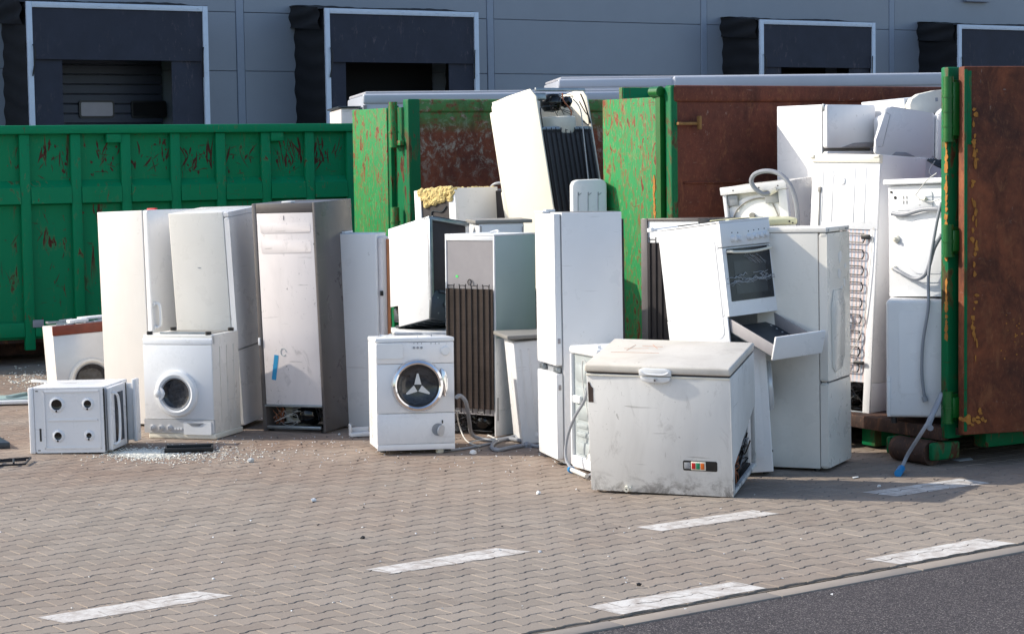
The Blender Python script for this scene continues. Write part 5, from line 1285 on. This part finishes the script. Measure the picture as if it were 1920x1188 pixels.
b.cyl((.03, h_ - .09, -.002), (.03, h_ - .09, .004), .009, seg=10); b.cyl((.065, h_ - .13, -.002), (.065, h_ - .13, .006), .012, seg=10); b.cyl((w_ * .42, .68, .0), (w_ * .42, .68, .004), .005, seg=8); b.cyl((w_ * .42, .64, .0), (w_ * .42, .64, .004), .005, seg=8); b.build('vent_slot', 'black', bp)
for px, py, r_ in ((1681, 448, .028), (1678, 503, .020)):
    u, v = on(K, 'front', px, py); b = FB('front', *D); b.lathe([(r_, .0), (r_ * .9, .015), (r_ * .5, .02), (r_ * .45, .045), (.001, .046)], (u, v, 0), (0, 0, 1), 18); b.build('pipe_socket', 'plastic_ivory', t)
def onp(k_, px, py): return on(k_, 'front', px, py)
def hose_on(key, t, pts, r, mat, name, smooth=6):
    b = FB('front', *FIT[key][6:]); b.tube([(*on(key, 'front', px, py), n) for px, py, n in pts], r, 9, smooth); return b.build(name, mat, t)
hose_on(K, t, [(1675, 400, .02), (1700, 402, .035), (1735, 393, .04), (1765, 392, .05), (1775, 396, .04)], .016, 'hose', 'drain_hose')
hose_on(K, t, [(1680, 503, .03), (1695, 510, .05), (1722, 522, .06), (1742, 516, .07), (1752, 495, .07), (1762, 465, .08), (1776, 440, .08)], .015, 'hose', 'inlet_hose')
def fmat(key):
    X, Y, Z, a, b_, c, w2, d2, h2 = FIT[key]
    return Matrix.Translation((X, Y, Z)) @ Euler((a, b_, c)).to_matrix().to_4x4()
def hang(pts): return [fmat('P5').inverted() @ (fmat(k_) @ face('front', *FIT[k_][6:]) @ Vector((*on(k_, 'front', px, py), n))) for k_, px, py, n in pts]
HP = [('P5', 1773, 380, .06), ('P5', 1768, 420, .09), ('P5', 1755, 510, .10), ('P6', 1741, 575, .035), ('P6', 1731, 640, .035), ('P6', 1729, 700, .035), ('P6', 1734, 745, .035)]
b = MB(); b.tube(hang(HP), .011, 9, 6); b.build('hanging_hose', 'hose', t)
b = MB(); b.tube(hang([('P6', 1733, 742, .035), ('P6', 1736, 751, .035)]), .020, 10, 1); b.build('coupling', 'plastic_grey', t)
hose_on(K, t, [(1719, 366, .02), (1735, 352, .06), (1752, 338, .10), (1770, 325, .10)], .004, 'hose_white', 'cord')
hose_on(K, t, [(1719, 366, .02), (1732, 374, .03), (1750, 378, .03), (1772, 372, .05)], .004, 'hose_white', 'cord')
u, v = on(K, 'front', 1733, 371); b = FB('front', *D); b.cyl((u - .02, v, .012), (u + .03, v - .01, .03), .014, seg=12); b.build('plug', 'plastic_ivory', t)

K = 'P6'
t, w_, d_, h_ = place(K, 'washing_machine', 'plain white washing machine in the skip, under the one with the grey hoses', 'washing machine', 'washing machines in the heap'); D = (w_, d_, h_)
b = MB(); b.box(-w_ / 2, -d_ / 2, .015, w_ / 2, d_ / 2, h_ - .005, .025, 4); b.build('body', 'white', t)
b = FB('front', *D); b.prism(rr(.08, .18, w_ + .0 - .04, h_ - .08, .03), 0, .003, .0028); b.build('embossing', 'white', t)
b = FB('front', *D); b.box(.006, .02, -.02, .03, .30, .006, .004); b.build('corner_strip', 'white', t)
feet(t, w_, d_, -.03, .02)

K = 'P7'
t, w_, d_, h_ = place(K, 'washing_machine', 'tilted white washing machine with grey hose looping over its back, by brown skip wall', 'washing machine', 'washing machines in the heap'); D = (w_, d_, h_)
b = MB(); b.box(-w_ / 2, -d_ / 2 + .05, .0, w_ / 2, d_ / 2, h_, .006); b.build('body', 'ivory', t)
b = FB('front', *D); b.box(0, 0, -.05, .03, h_ - .06, .0, .004); b.box(w_ - .07, 0, -.05, w_, h_ - .06, .0, .004); b.box(-.012, h_ - .058, -.05, w_ + .01, h_ + .004, .012, .005); b.build('back_frame', 'white', t)
b = FB('front', *D); b.prism([(.031, 0), (.031, h_ - .17), (.08, h_ - .13), (.2, h_ - .09), (w_ - .071, h_ - .07), (w_ - .071, 0)], -.049, -.03, .004); b.build('back_panel', 'white', t)
b = FB('front', *D); b.box(.035, h_ - .15, -.03, .12, h_ - .065, -.01, .006); b.box(w_ - .19, h_ - .16, -.03, w_ - .075, h_ - .065, -.012, .006); b.prism(rr(.12, .20, w_ - .15, .46, .10), -.03, -.012, .01); b.build('bracket', 'plastic_grey', t)
b = FB('front', *D); b.tube([(.03, h_ - .35, -.02), (.09, h_ - .20, -.02), (.22, h_ - .12, -.02), (.38, h_ - .13, -.02), (w_ - .09, h_ - .28, -.02)], .006, 6); b.cyl((w_ * .42, h_ - .24, -.03), (w_ * .42, h_ - .24, -.005), .022, seg=14); b.cyl((.06, h_ - .33, -.03), (.06, h_ - .33, -.015), .018, seg=14); b.cyl((w_ * .8, h_ - .28, -.03), (w_ * .8, h_ - .28, -.02), .016, seg=14); b.build('fitting', 'worktop', t)
b = FB('front', *D)
for u in (.10, .32, .48): b.cyl((u, h_ - .028, .012), (u, h_ - .028, .0135), .006, seg=8)
b.build('screw', 'black', t)
hose_on(K, t, [(1448, 360, .02), (1436, 363, .05), (1422, 352, .07), (1416, 338, .08), (1424, 325, .09), (1445, 319, .10), (1470, 324, .11), (1490, 342, .12), (1501, 368, .12), (1505, 400, .11), (1504, 425, .10)], .018, 'hose', 'drain_hose')
hose_on(K, t, [(1444, 362, .02), (1458, 354, .02)], .022, 'plastic_ivory', 'pipe_socket', 1)

K = 'P8'
t, w_, d_, h_ = place(K, 'washing_machine', 'white machine with an olive-cream worktop edge, just behind the tilted cooker', 'washing machine', 'washing machines in the heap'); D = (w_, d_, h_)
body(t, 'white', w_, d_, h_ - .05, .006)
b = MB(); b.box(-w_ / 2 - .01, -d_ / 2 - .02, h_ - .048, w_ / 2 + .01, d_ / 2, h_, .014, 3); b.build('worktop', 'worktop_olive', t)
b = FB('front', *D); b.cyl((w_ - .05, h_ - .024, .02), (w_ - .05, h_ - .024, .0215), .008, seg=10); b.cyl((w_ - .025, h_ - .036, .02), (w_ - .025, h_ - .036, .0215), .006, seg=10); b.build('screw', 'inside', t)

# ---- low machine with ribbed side and grey worktop, half behind the tall front fridge
K = 'R'
t, w_, d_, h_ = place(K, 'washing_machine', 'leaning white machine with a ribbed side, left of the tall front fridge', 'washing machine', 'washing machines on the ground'); D = (w_, d_, h_)
body(t, 'white', w_, d_, h_, .012)
b = FB('front', *D)
for k in range(7): b.prism(rr(.045 + k * .062, .10, .055 + k * .062, h_ - .06, .004), .0, .004, .003)
b.prism(rr(.1, .04, w_ - .04, .08, .015), 0, .003, .002); b.build('pressed_rib', 'white', t)
feet(t, w_, d_)
wt = MB(); wt.box(-.27, -.27, 0, .30, .25, .030, .006); wo = wt.build('worktop_slab', 'worktop'); wo.location = (.17, 15.80, .806); wo.rotation_euler = (0, R(-1.0), R(12)); tag(wo, 'loose grey worktop slab lying on the leaning ribbed machine', 'worktop')

# ---- cooker lying on its back side, hob to the viewer
K = 'stoveS'
t, w_, d_, h_ = place(K, 'cooker', 'white cooker lying on its side at far left with four burner holes facing out', 'cooker', 'cookers'); D = (w_, d_, h_)
body(t, 'white', w_, d_, h_, .006, .03)
u1, _ = on(K, 'front', 64, 760)
b = FB('front', *D); b.box(-.002, -.004, -.03, u1 - .003, h_ + .004, .006, .008, 3); b.build('rear_strip', 'white', t)
def lens_plate():
    b = FB('front', *D); b.prism(rr(u1, .0, w_, h_, .008), -.03, .0, .006); hob = b.build('hob', 'white', t)
    a0, b1 = on(K, 'front', 80, 733); a1, b0 = on(K, 'front', 191, 840)
    b = FB('front', *D)
    for q0, q1, q2, q3 in ((a0, b0, a0 + .012, b1), (a1 - .012, b0, a1, b1), (a0, b1 - .012, a1, b1), (a0, b0, a1, b0 + .012), (a0 + .03, (b0 + b1) / 2 - .008, a1 - .02, (b0 + b1) / 2 + .004)):
        b.prism(rr(q0, q1, q2, q3, .005), .0, .006, .004)
    b.build('embossing', 'white', hob)
    for px, py, r_ in ((106.5, 758.5, .040), (164.5, 757, .028), (109.5, 817, .028), (167.5, 816, .020)):
        u, v = on(K, 'front', px, py)
        b = FB('front', *D); b.lathe([(r_ + .022, .0), (r_ + .012, .008), (r_ + .002, .009), (r_ - .001, .004)], (u, v, 0), (0, 0, 1), 30); br = b.build('burner_ring', 'white_clean', hob)
        b = FB('front', *D); b.lathe([(r_ + .001, .0055), (r_ * .85, .003), (r_ * .5, .0015), (.001, .001)], (u, v, .001), (0, 0, 1), 30); b.cyl((u - .003, v - r_ - .008, .006), (u - .003, v - r_ - .008, .010), .0075, seg=10); b.build('burner_hole', 'black_gloss', br)
    for px, py in ((68.5, 733), (74, 844)):
        u, v = on(K, 'front', px, py); b = FB('front', *D); b.box(u - .010, v - .004, .0, u + .010, v + .003, .002); b.build('slot', 'black', hob)
    ua, va = on(K, 'front', 76, 803); ub, vb_ = on(K, 'front', 77, 827)
    b = FB('front', *D); b.box(ua - .008, vb_, .0, ua + .006, va, .002); b.build('slot', 'black', hob)
lens_plate()
# oven door and drawer are on the right-hand side, door ajar
b = FB('right', *D); b.box(.0, .01, -.004, .03, h_ - .01, .004, .002); b.build('gap_strip', 'black', t)
Mh = Matrix.Translation((0, 0, 0))
b = FB('right', *D); b.box(.04, .008, .012, .42, h_ - .008, .045, .008, 3); od = b.build('oven_door', 'white', t)
b = FB('right', *D); b.box(.13, .06, .0455, .34, h_ - .06, .048, .002); b.build('door_glass', 'oven', od)
b = FB('right', *D); b.tube([(.075, h_ - .05, .045), (.085, h_ - .06, .075), (.11, h_ - .10, .082), (.12, h_ / 2, .085), (.11, .10, .082), (.085, .06, .075), (.075, .05, .045)], .010, 10, 4); b.build('handle', 'plastic_white', od)
b = FB('right', *D); b.box(.44, .012, .002, .46, h_ - .012, .04); b.build('cavity_edge', 'black', t)
b = FB('right', *D); b.box(.47, .02, .08, .585, h_ + .01, .105, .006, 3); b.box(.485, .03, .0, .50, h_ - .02, .079, .003); b.build('drawer_front', 'white', t)

# ---- washing machine with brown trim, far left behind
K = 'wmT'
t, w_, d_, h_ = place(K, 'washing_machine', 'old washing machine with brown wood-look strip and broken top, behind the lying cooker', 'washing machine', 'washing machines on the ground'); D = (w_, d_, h_)
body(t, 'white_warm', w_, d_, h_ - .02, .008, .01)
b = FB('front', *D); b.box(.0, .02, -.012, w_, h_ - .085, .002, .004); b.build('front_panel', 'grey_mid' if 0 else 'silver', t)
b = FB('front', *D); b.box(.0, h_ - .083, -.02, w_, h_ - .0, .012, .006); b.build('wood_strip', 'brown_trim', t)
u, v = on(K, 'front', 172, 712); porthole(t, 'front', D, u, v, .195, 'ivory', .045)
rg = random.Random(4)
b = MB()
for k in range(16):
    x, y = rg.uniform(-w_ / 2, w_ / 2 - .1), rg.uniform(-d_ / 2, d_ / 2 - .1); z = h_ - .02 + rg.uniform(0, .03); b.box(x, y, z, x + rg.uniform(.06, .2), y + rg.uniform(.03, .15), z + rg.uniform(.004, .02), .002, 1, rot=(rg.uniform(-.1, .1), rg.uniform(-.1, .1), rg.uniform(-.3, .3)))
b.build('broken_lid', 'steel', t)
b = MB(); b.box(.0, .0, h_ + .015, .28, .2, h_ + .035, .004); b.box(-.12, -.1, h_ + .0, .05, .05, h_ + .03, .006); b.build('control_scrap', 'plastic_white', t)
feet(t, w_, d_)

# ---- washing machine standing on its head: controls at the bottom
K = 'wmU'
t, w_, d_, h_ = place(K, 'washing_machine', 'upside-down white washing machine with knobs along its bottom and feet pointing up', 'washing machine', 'washing machines on the ground'); D = (w_, d_, h_)
b = MB(); b.box(-w_ / 2, -d_ / 2 + .014, .045, w_ / 2, d_ / 2, h_ - .004, .006, 3); b.build('body', 'ivory', t)
b = MB(); b.box(-w_ / 2 + .03, -d_ / 2 - .004, .0, w_ / 2 + .012, d_ / 2 + .01, .044, .008, 3); b.build('worktop', 'plastic_ivory', t)
vc = on(K, 'front', 335, 786)[1]; vk = on(K, 'front', 335, 646)[1]
b = FB('front', *D); b.box(.002, vc + .003, -.013, w_ - .002, vk - .002, .0, .003, 2); b.build('front_panel', 'white_clean', t)
b = MB(); b.M = Matrix(((0, 0, 1, 0), (1, 0, 0, 0), (0, 1, 0, 0), (0, 0, 0, 1)))
b.prism([(-d_ / 2, vk + .001), (-d_ / 2 + .006, vk + .04), (-d_ / 2 + .03, h_ - .002), (-d_ / 2 + .06, h_ - .002), (-d_ / 2 + .06, vk + .001)], -w_ / 2, w_ / 2, .003); b.build('kick_plate', 'white_clean', t)
b = FB('front', *D); b.prism(rr(-.004, .045, w_ + .004, vc, .006), -.013, .008, .005); cpn = b.build('control_panel', 'silver', t)
for px, rr_ in ((287, .020), (303, .017), (319, .017)):
    u, v = on(K, 'front', px, 801); b = FB('front', *D); b.lathe([(rr_ + .008, .008), (rr_ + .006, .013), (rr_, .014), (rr_ - .003, .034), (.001, .035)], (u, v, 0), (0, 0, 1), 20); b.box(u - .003, v - rr_, .034, u + .003, v + rr_, .040, .001); b.build('knob', 'silver', cpn)
for px in (330, 335.5, 341):
    u, v = on(K, 'front', px, 803); b = FB('front', *D); b.cyl((u, v, .008), (u, v, .015), .0095, seg=14); b.build('button', 'plastic_white', cpn)
ua, va = on(K, 'front', 345, 790); ub, vb_ = on(K, 'front', 400, 815)
b = FB('front', *D); b.prism(rr(ua, vb_, ub - .01, va, .006), .0075, .012, .003); dw = b.build('detergent_drawer', 'plastic_white', cpn)
b = FB('front', *D); b.prism([(ua + .03, va - .006), (ua + .18, va - .006), (ua + .14, va - .03), (ua + .07, va - .03)], .0122, .016, .002); b.build('grip', 'plastic_grey', dw)
u, v = on(K, 'front', 332, 737)
dd = porthole(t, 'front', D, u, v, .183, 'plastic_white', .058)
b = FB('front', *D); b.lathe([(.030, .034), (.022, .040), (.001, .041)], (u - .155, v, .0), (0, 0, 1), 16); b.prism([(u - .128, v + .055), (u - .118, v + .045), (u - .100, v + .03), (u - .09, v - .0), (u - .10, v - .03), (u - .118, v - .045), (u - .128, v - .055)], .024, .034, .003); b.build('door_handle', 'plastic_white', dd)
b = MB(); b.box(-w_ / 2 + .10, -d_ / 2 + .12, h_ - .004, w_ / 2 - .06, d_ / 2 - .05, h_ + .001); b.build('base_opening', 'worktop', t)
b = MB(); b.box(-w_ / 2 + .10, -d_ / 2 + .10, h_ - .003, w_ / 2 - .06, -d_ / 2 + .12, h_ + .012, .003); b.build('base_flange', 'steel', t)
for sx in (-1, 1):
    for sy in (-1, 1):
        b = MB(); b.cyl((sx * (w_ / 2 - .045), sy * (d_ / 2 - .04), h_ - .004), (sx * (w_ / 2 - .045), sy * (d_ / 2 - .04), h_ + .022), .024, seg=16); b.build('foot', 'black', t)
b = FB('right', *D)
for uu in (.13, .25, .37): b.prism(rr(uu, .12, uu + .012, h_ - .10, .005), 0, .004, .003)
b.build('pressed_rib', 'ivory', t)

# ---- washing machine with the chrome door
K = 'wmV'
t, w_, d_, h_ = place(K, 'washing_machine', 'white washing machine with a large chrome-ringed door, in the middle of the front row', 'washing machine', 'washing machines on the ground'); D = (w_, d_, h_)
b = MB(); b.box(-w_ / 2, -d_ / 2 + .016, .015, w_ / 2, d_ / 2, h_ - .035, .006, 3); b.build('body', 'white', t)
b = MB(); b.box(-w_ / 2 - .004, -d_ / 2 + .004, h_ - .034, w_ / 2 + .004, d_ / 2, h_, .010, 3); b.build('worktop', 'plastic_white', t)
v_a = on(K, 'front', 780, 681)[1]; v_b = on(K, 'front', 780, 774)[1]; v_c = on(K, 'front', 780, 832)[1]
for nm, q0, q1, m_ in (('front_panel', v_b + .0025, v_a - .0025, 'white_clean'), ('service_panel', v_c + .002, v_b - .0025, 'white_clean'), ('plinth', .003, v_c, 'plastic_grey' if 0 else 'white')):
    b = FB('front', *D); b.box(.002, q0, -.015, w_ - .002, q1, .0, .003, 2); b.build(nm, m_, t)
b = FB('front', *D); b.box(.002, v_a, -.015, w_ - .002, h_ - .036, .004, .004, 2); cpn = b.build('control_panel', 'white', t)
ua, va = on(K, 'front', 705, 645); ub, vb_ = on(K, 'front', 755, 672)
b = FB('front', *D); b.prism(rr(ua, vb_, ub, va, .008), .002, .011, .004); b.build('detergent_drawer', 'plastic_white', cpn)
for px in (776, 783, 790):
    u, v = on(K, 'front', px, 651.5); b = FB('front', *D); b.cyl((u, v, .003), (u, v, .009), .0095, seg=14); b.build('button', 'plastic_grey', cpn)
b = FB('front', *D)
for px in (776, 783, 790, 808, 816, 823): u, v = on(K, 'front', px, 643.5); b.box(u - .0022, v - .004, .004, u + .0022, v + .004, .0048)
b.build('printed_mark', 'inside', cpn)
u, v = on(K, 'front', 835, 657.5); b = FB('front', *D); b.lathe([(.037, .003), (.036, .010), (.031, .013), (.029, .020), (.001, .021)], (u, v, 0), (0, 0, 1), 28); b.build('knob', 'plastic_white', cpn)
u, v = on(K, 'front', 783, 722.5)
dd = porthole(t, 'front', D, u, v, .193, 'white', .042, chrome=True, star=True)
b = FB('front', *D); b.prism([(u + .17, v + .13), (u + .205, v + .10), (u + .222, v + .05), (u + .222, v - .02), (u + .205, v - .075), (u + .19, v - .09)], .004, .030, .008); b.build('door_handle', 'chrome', dd)
u, v = on(K, 'front', 826, 806)
b = FB('front', *D); b.lathe([(.047, -.002), (.046, .003), (.001, .0032)], (u - .018, v + .006, .0), (0, 0, 1), 26); fl = b.build('filter_recess', 'plastic_grey', t)
b = FB('front', *D); b.lathe([(.001, .0), (.040, .0), (.042, .006), (.040, .011), (.001, .013)], (u, v, .012), (.75, -.1, .8), 28); b.build('filter_cap', 'silver', fl)
b = FB('front', *D); b.box(u + .010, v + .05, .0, u + .020, v + .075, .006, .002); b.build('slot', 'black', t)
feet(t, w_, d_, -.012, .02)
# crumpled scraps on its top
rg = random.Random(14)
b = MB()
for k in range(9):
    x = rg.uniform(-.25, .2); y = rg.uniform(-.2, .15); b.bm.faces.new([b.bm.verts.new((x + rg.uniform(-.07, .07), y + rg.uniform(-.06, .06), rg.uniform(.003, .04))) for _ in range(3)])
so = b.build('plastic_scraps', 'plastic_white', smooth=False); so.location = (-.76, 15.42, FIT[K][2] + h_ - .012); tag(so, 'torn white plastic scraps lying on the chrome-door washing machine', 'scraps')

# ================================================================== loose things on the ground
def loose_tube(name, pts, r, mat, label, cat, group=None, z=None):
    b = MB(); P = [gp(p[0], p[1], p[2] if len(p) > 2 else r) for p in pts]; b.tube(P, r, 9, 7); o = b.build(name, mat); return tag(o, label, cat, group)
loose_tube('drain_hose', [(856, 744, .42), (864, 742, .42), (874, 755, .36), (880, 790, .18), (884, 812, .06), (900, 822), (930, 824), (965, 818), (992, 808), (1012, 800)], .015, 'hose', 'grey hose arching up beside the chrome-door washing machine', 'hose', 'hoses on the ground')
loose_tube('drain_hose', [(1012, 786, .10), (995, 790, .10), (975, 800, .07), (968, 815, .03), (980, 828), (1000, 835), (1016, 836)], .014, 'hose', 'grey hose curling against the tall front fridge', 'hose', 'hoses on the ground')
loose_tube('drain_hose', [(1014, 822, .03), (985, 826, .03), (955, 822), (930, 828), (922, 838), (935, 843), (960, 838), (985, 834)], .015, 'hose', 'grey hose lying in a flat loop on the paving, below the ribbed machine', 'hose', 'hoses on the ground')
ho = loose_tube('inlet_hose', [(824, 845), (850, 843), (885, 838), (915, 832), (935, 828)], .010, 'hose', 'thin blue-grey hose running from under the chrome-door washing machine', 'hose', 'hoses on the ground')
b = MB(); b.cyl(gp(820, 845.5, .012), gp(829, 844.5, .012), .02, seg=12); b.build('coupling', 'plastic_ivory').parent = ho
loose_tube('power_cord', [(856, 770, .25), (862, 800, .1), (875, 826, .01), (900, 836, .01), (880, 830, .03), (905, 824, .03), (935, 826, .02), (915, 815, .03)], .005, 'hose_white', 'thin white cord tangled among the grey hoses', 'cord')
ho = loose_tube('inlet_hose', [(1764, 740, .52), (1757, 762, .45), (1746, 782, .39), (1727, 812, .285), (1703, 850, .13), (1690, 878, .03)], .013, 'hose', 'grey hose with a blue nut reaching down from the skip to the paving', 'hose')
b = MB(); b.cyl(gp(1690, 878, .03), gp(1684, 887, .02), .026, seg=16); b.build('blue_nut', 'blue').parent = ho
b = MB(); a = gp(1768, 738, .5); b.tube([atY(1768, 735, 14.25), atY(1760, 752, 14.18), atY(1746, 782, 14.1), atY(1741, 797, 14.05), atY(1745, 802, 14.0)], .021, 10, 5); o = b.build('waste_pipe', 'hose'); tag(o, 'short thick grey pipe hanging over the sill of the right skip', 'pipe')

def loose(name, verts2, h, mat, label, cat, group=None, bev=.002):
    b = MB(); P = [gp(x, y) for x, y in verts2]; b.prism([(p.x, p.y) for p in P], .003, h, bev); o = b.build(name, mat); return tag(o, label, cat, group)
# black grill tray
g = MB(); c4 = [gp(308, 843), gp(312, 851), gp(400, 848), gp(398, 839)]
Cc = sum(c4, Vector()) / 4
ua = (gp(400, 844) - gp(309, 847)); L_ = ua.length; ang = math.atan2(ua.y, ua.x)
gt = thing('grill_rack', (Cc.x, Cc.y, .004), (0, 0, ang), 'black slotted grill rack lying among the broken glass', 'grill rack')
b = MB(); b.box(-L_ / 2, -.10, 0, L_ / 2, -.085, .035, .004); b.box(-L_ / 2, .085, 0, L_ / 2, .10, .035, .004); b.box(-L_ / 2, -.084, 0, -L_ / 2 + .015, .084, .03, .004); b.box(L_ / 2 - .015, -.084, 0, L_ / 2, .084, .03, .004); b.build('rim', 'black', gt)
b = MB()
for k in range(26): b.box(-L_ / 2 + .02 + k * (L_ - .05) / 25, -.0845, .008, -L_ / 2 + .026 + k * (L_ - .05) / 25, .0845, .014)
b.build('bars', 'black', gt)
# pan supports at the left edge
gt = thing('pan_support', (gp(18, 871).x, gp(18, 871).y, .006), (0, 0, R(18)), 'black wire pan support flat on the paving at the left edge', 'pan support')
b = MB()
for p, q in (((-.3, -.12, .01), (.10, -.12, .01)), ((-.3, .14, .01), (.16, .12, .02)), ((.10, -.12, .01), (.16, .12, .02)), ((-.3, .0, .02), (.12, .02, .02)), ((-.1, -.12, .01), (-.06, .13, .02)), ((.02, -.12, .02), (.03, .02, .03))): b.tube([p, q], .008, 6, 1)
b.build('wire_frame', 'black', gt)
loose('plastic_wedge', [(-14, 829), (0, 830), (19, 841), (-14, 842)], .05, 'steel_dark', 'dark green-grey wedge of scrap at the left edge of the paving', 'scrap')
t = thing('door_panel', tuple(gp(18, 756)), (0, 0, R(6)), 'pale broken appliance door lying flat at the left edge', 'door panel')
b = MB(); b.box(-.40, -.18, .01, .24, .20, .045, .012, 3); b.build('panel', 'plastic_white', t)
b = MB(); b.box(-.12, -.12, .045, .22, .16, .06, .008); b.prism([(-.02, -.1), (.10, .14), (.16, .14), (.04, -.1)], .061, .085, .004); b.box(.16, .05, .06, .18, .08, .12, .004); b.build('ribs', 'pale_green', t)
loose('plastic_strip', [(58, 717), (60, 714), (92, 716), (92, 719)], .02, 'plastic_white', 'white plastic strip on the paving behind the lying cooker', 'scrap')
t = thing('vegetable_drawer', tuple(gp(672, 818)), (0, 0, R(12)), 'small white plastic drawer piece leaning on the paving left of the chrome-door machine', 'drawer')
b = MB(); b.box(-.07, -.05, .005, .09, .05, .035, .006); b.box(-.07, -.05, .0355, -.058, .05, .10, .004); b.box(-.057, .04, .0355, .09, .05, .07, .004); b.build('tray', 'plastic_white', t)
loose('paper_scrap', [(1783, 862), (1820, 858), (1825, 862), (1800, 865)], .004, 'plastic_white', 'white paper strip on the shaded ground under the right skip', 'paper', 'paper scraps', .0005)
loose('paper_scrap', [(1598, 895), (1609, 893), (1610, 895), (1599, 897)], .005, 'plastic_white', 'small white scrap in the shade right of the off-white fridge', 'paper', 'paper scraps', .0005)
def crumb(px, py, s, mat, label, cat='debris', grp='bits of debris on the paving', sd=0):
    rg = random.Random(sd); b = MB(); g = bmesh.ops.create_icosphere(b.bm, subdivisions=1, radius=s)
    for v_ in g['verts']: v_.co = Vector((v_.co.x * rg.uniform(.7, 1.5), v_.co.y * rg.uniform(.6, 1.3), max(v_.co.z, -s * .5) * rg.uniform(.6, 1.2)))
    o = b.build('debris_lump', mat, smooth=False); p = gp(px, py); o.location = (p.x, p.y, s * .45); tag(o, label, cat, grp)
crumb(588, 939, .020, 'plastic_white', 'star-shaped white lump alone in the open paving', sd=1)
crumb(887, 850, .026, 'plastic_white', 'round whitish cap lying below the hose tangle', sd=2)
crumb(1009, 926, .016, 'plastic_white', 'tiny white nut on the open paving left of the chest freezer', sd=3)
crumb(1012, 1035, .010, 'plastic_white', 'tiny white pebble at the right tip of the middle painted dash', sd=4)
crumb(988, 838, .03, 'hose', 'grey pipe fitting at the foot of the tall front fridge', sd=5)
crumb(470, 866, .025, 'hose_white', 'pale lump at the right end of the broken glass', sd=6)
crumb(636, 815, .012, 'plastic_white', 'white crumb in front of the short two-door fridge', sd=7)
crumb(1648, 912, .013, 'plastic_white', 'white crumb beside the shaded painted dash', sd=8)
crumb(400, 1086, .008, 'plastic_white', 'tiny white crumb behind the leftmost painted dash', sd=9)
crumb(1198, 1097, .012, 'black', 'black crumb behind the nearest painted dash', sd=10)
crumb(680, 1009, .015, 'black', 'small black shard in the middle of the open paving', sd=11)

def scatter(name, n, dist, smin, smax, mat, seed, z=.004):
    rg = random.Random(seed); b = MB()
    for _ in range(n):
        x, y = dist(rg); p = gp(x, y); s = rg.uniform(smin, smax) ; a = rg.uniform(0, 6.3)
        t_ = Vector((rg.uniform(-.5, .5), rg.uniform(-.5, .5), 1)).normalized()
        c = p + Vector((0, 0, z + rg.uniform(0, s * .4)))
        e1 = t_.orthogonal().normalized(); e2 = t_.cross(e1)
        q = [c + (e1 * math.cos(a + k * 2.09 + rg.uniform(-.4, .4)) + e2 * math.sin(a + k * 2.09)) * s for k in range(3)]
        top = [b.bm.verts.new(v) for v in q]; bot = [b.bm.verts.new(v - t_ * s * .5) for v in q]
        b.bm.faces.new(top); b.bm.faces.new(bot[::-1])
        for k in range(3): b.bm.faces.new((top[k], bot[k], bot[(k + 1) % 3], top[(k + 1) % 3]))
    o = b.build(name, mat, smooth=False); return o
def d_glass(rg):
    return (rg.gauss(270, 27), rg.gauss(851, 4)) if rg.random() < .72 else (rg.gauss(330, 70), rg.gauss(852, 8))
o = scatter('broken_glass', 3600, d_glass, .003, .0095, 'shards', 3); tag(o, 'heap and scatter of broken safety glass in front of the upside-down washing machine', 'broken glass', kind='stuff')
def d_all(rg):
    y = 715 + 455 * rg.random() ** 1.5; return rg.uniform(0, 1600) if y > 870 else rg.uniform(0, 1600), y
def d_band(rg): return rg.uniform(380, 1120), 818 + abs(rg.gauss(0, 32))
o = scatter('pale_grit', 520, lambda r: d_band(r) if r.random() < .65 else d_all(r), .0025, .008, 'plastic_white', 5); tag(o, 'fine pale crumbs and grit scattered over the paving', 'grit', kind='stuff')
o = scatter('dark_grit', 260, lambda r: d_band(r) if r.random() < .5 else (r.uniform(0, 1900), r.uniform(700, 1000)), .003, .010, 'inside', 6); tag(o, 'fine dark crumbs scattered over the paving', 'grit', kind='stuff')
o = scatter('far_litter', 240, lambda r: (r.gauss(55, 26), r.gauss(714, 10)), .004, .014, 'shards', 8); tag(o, 'pale litter and glass on the ground by the green skip at far left', 'litter', kind='stuff')
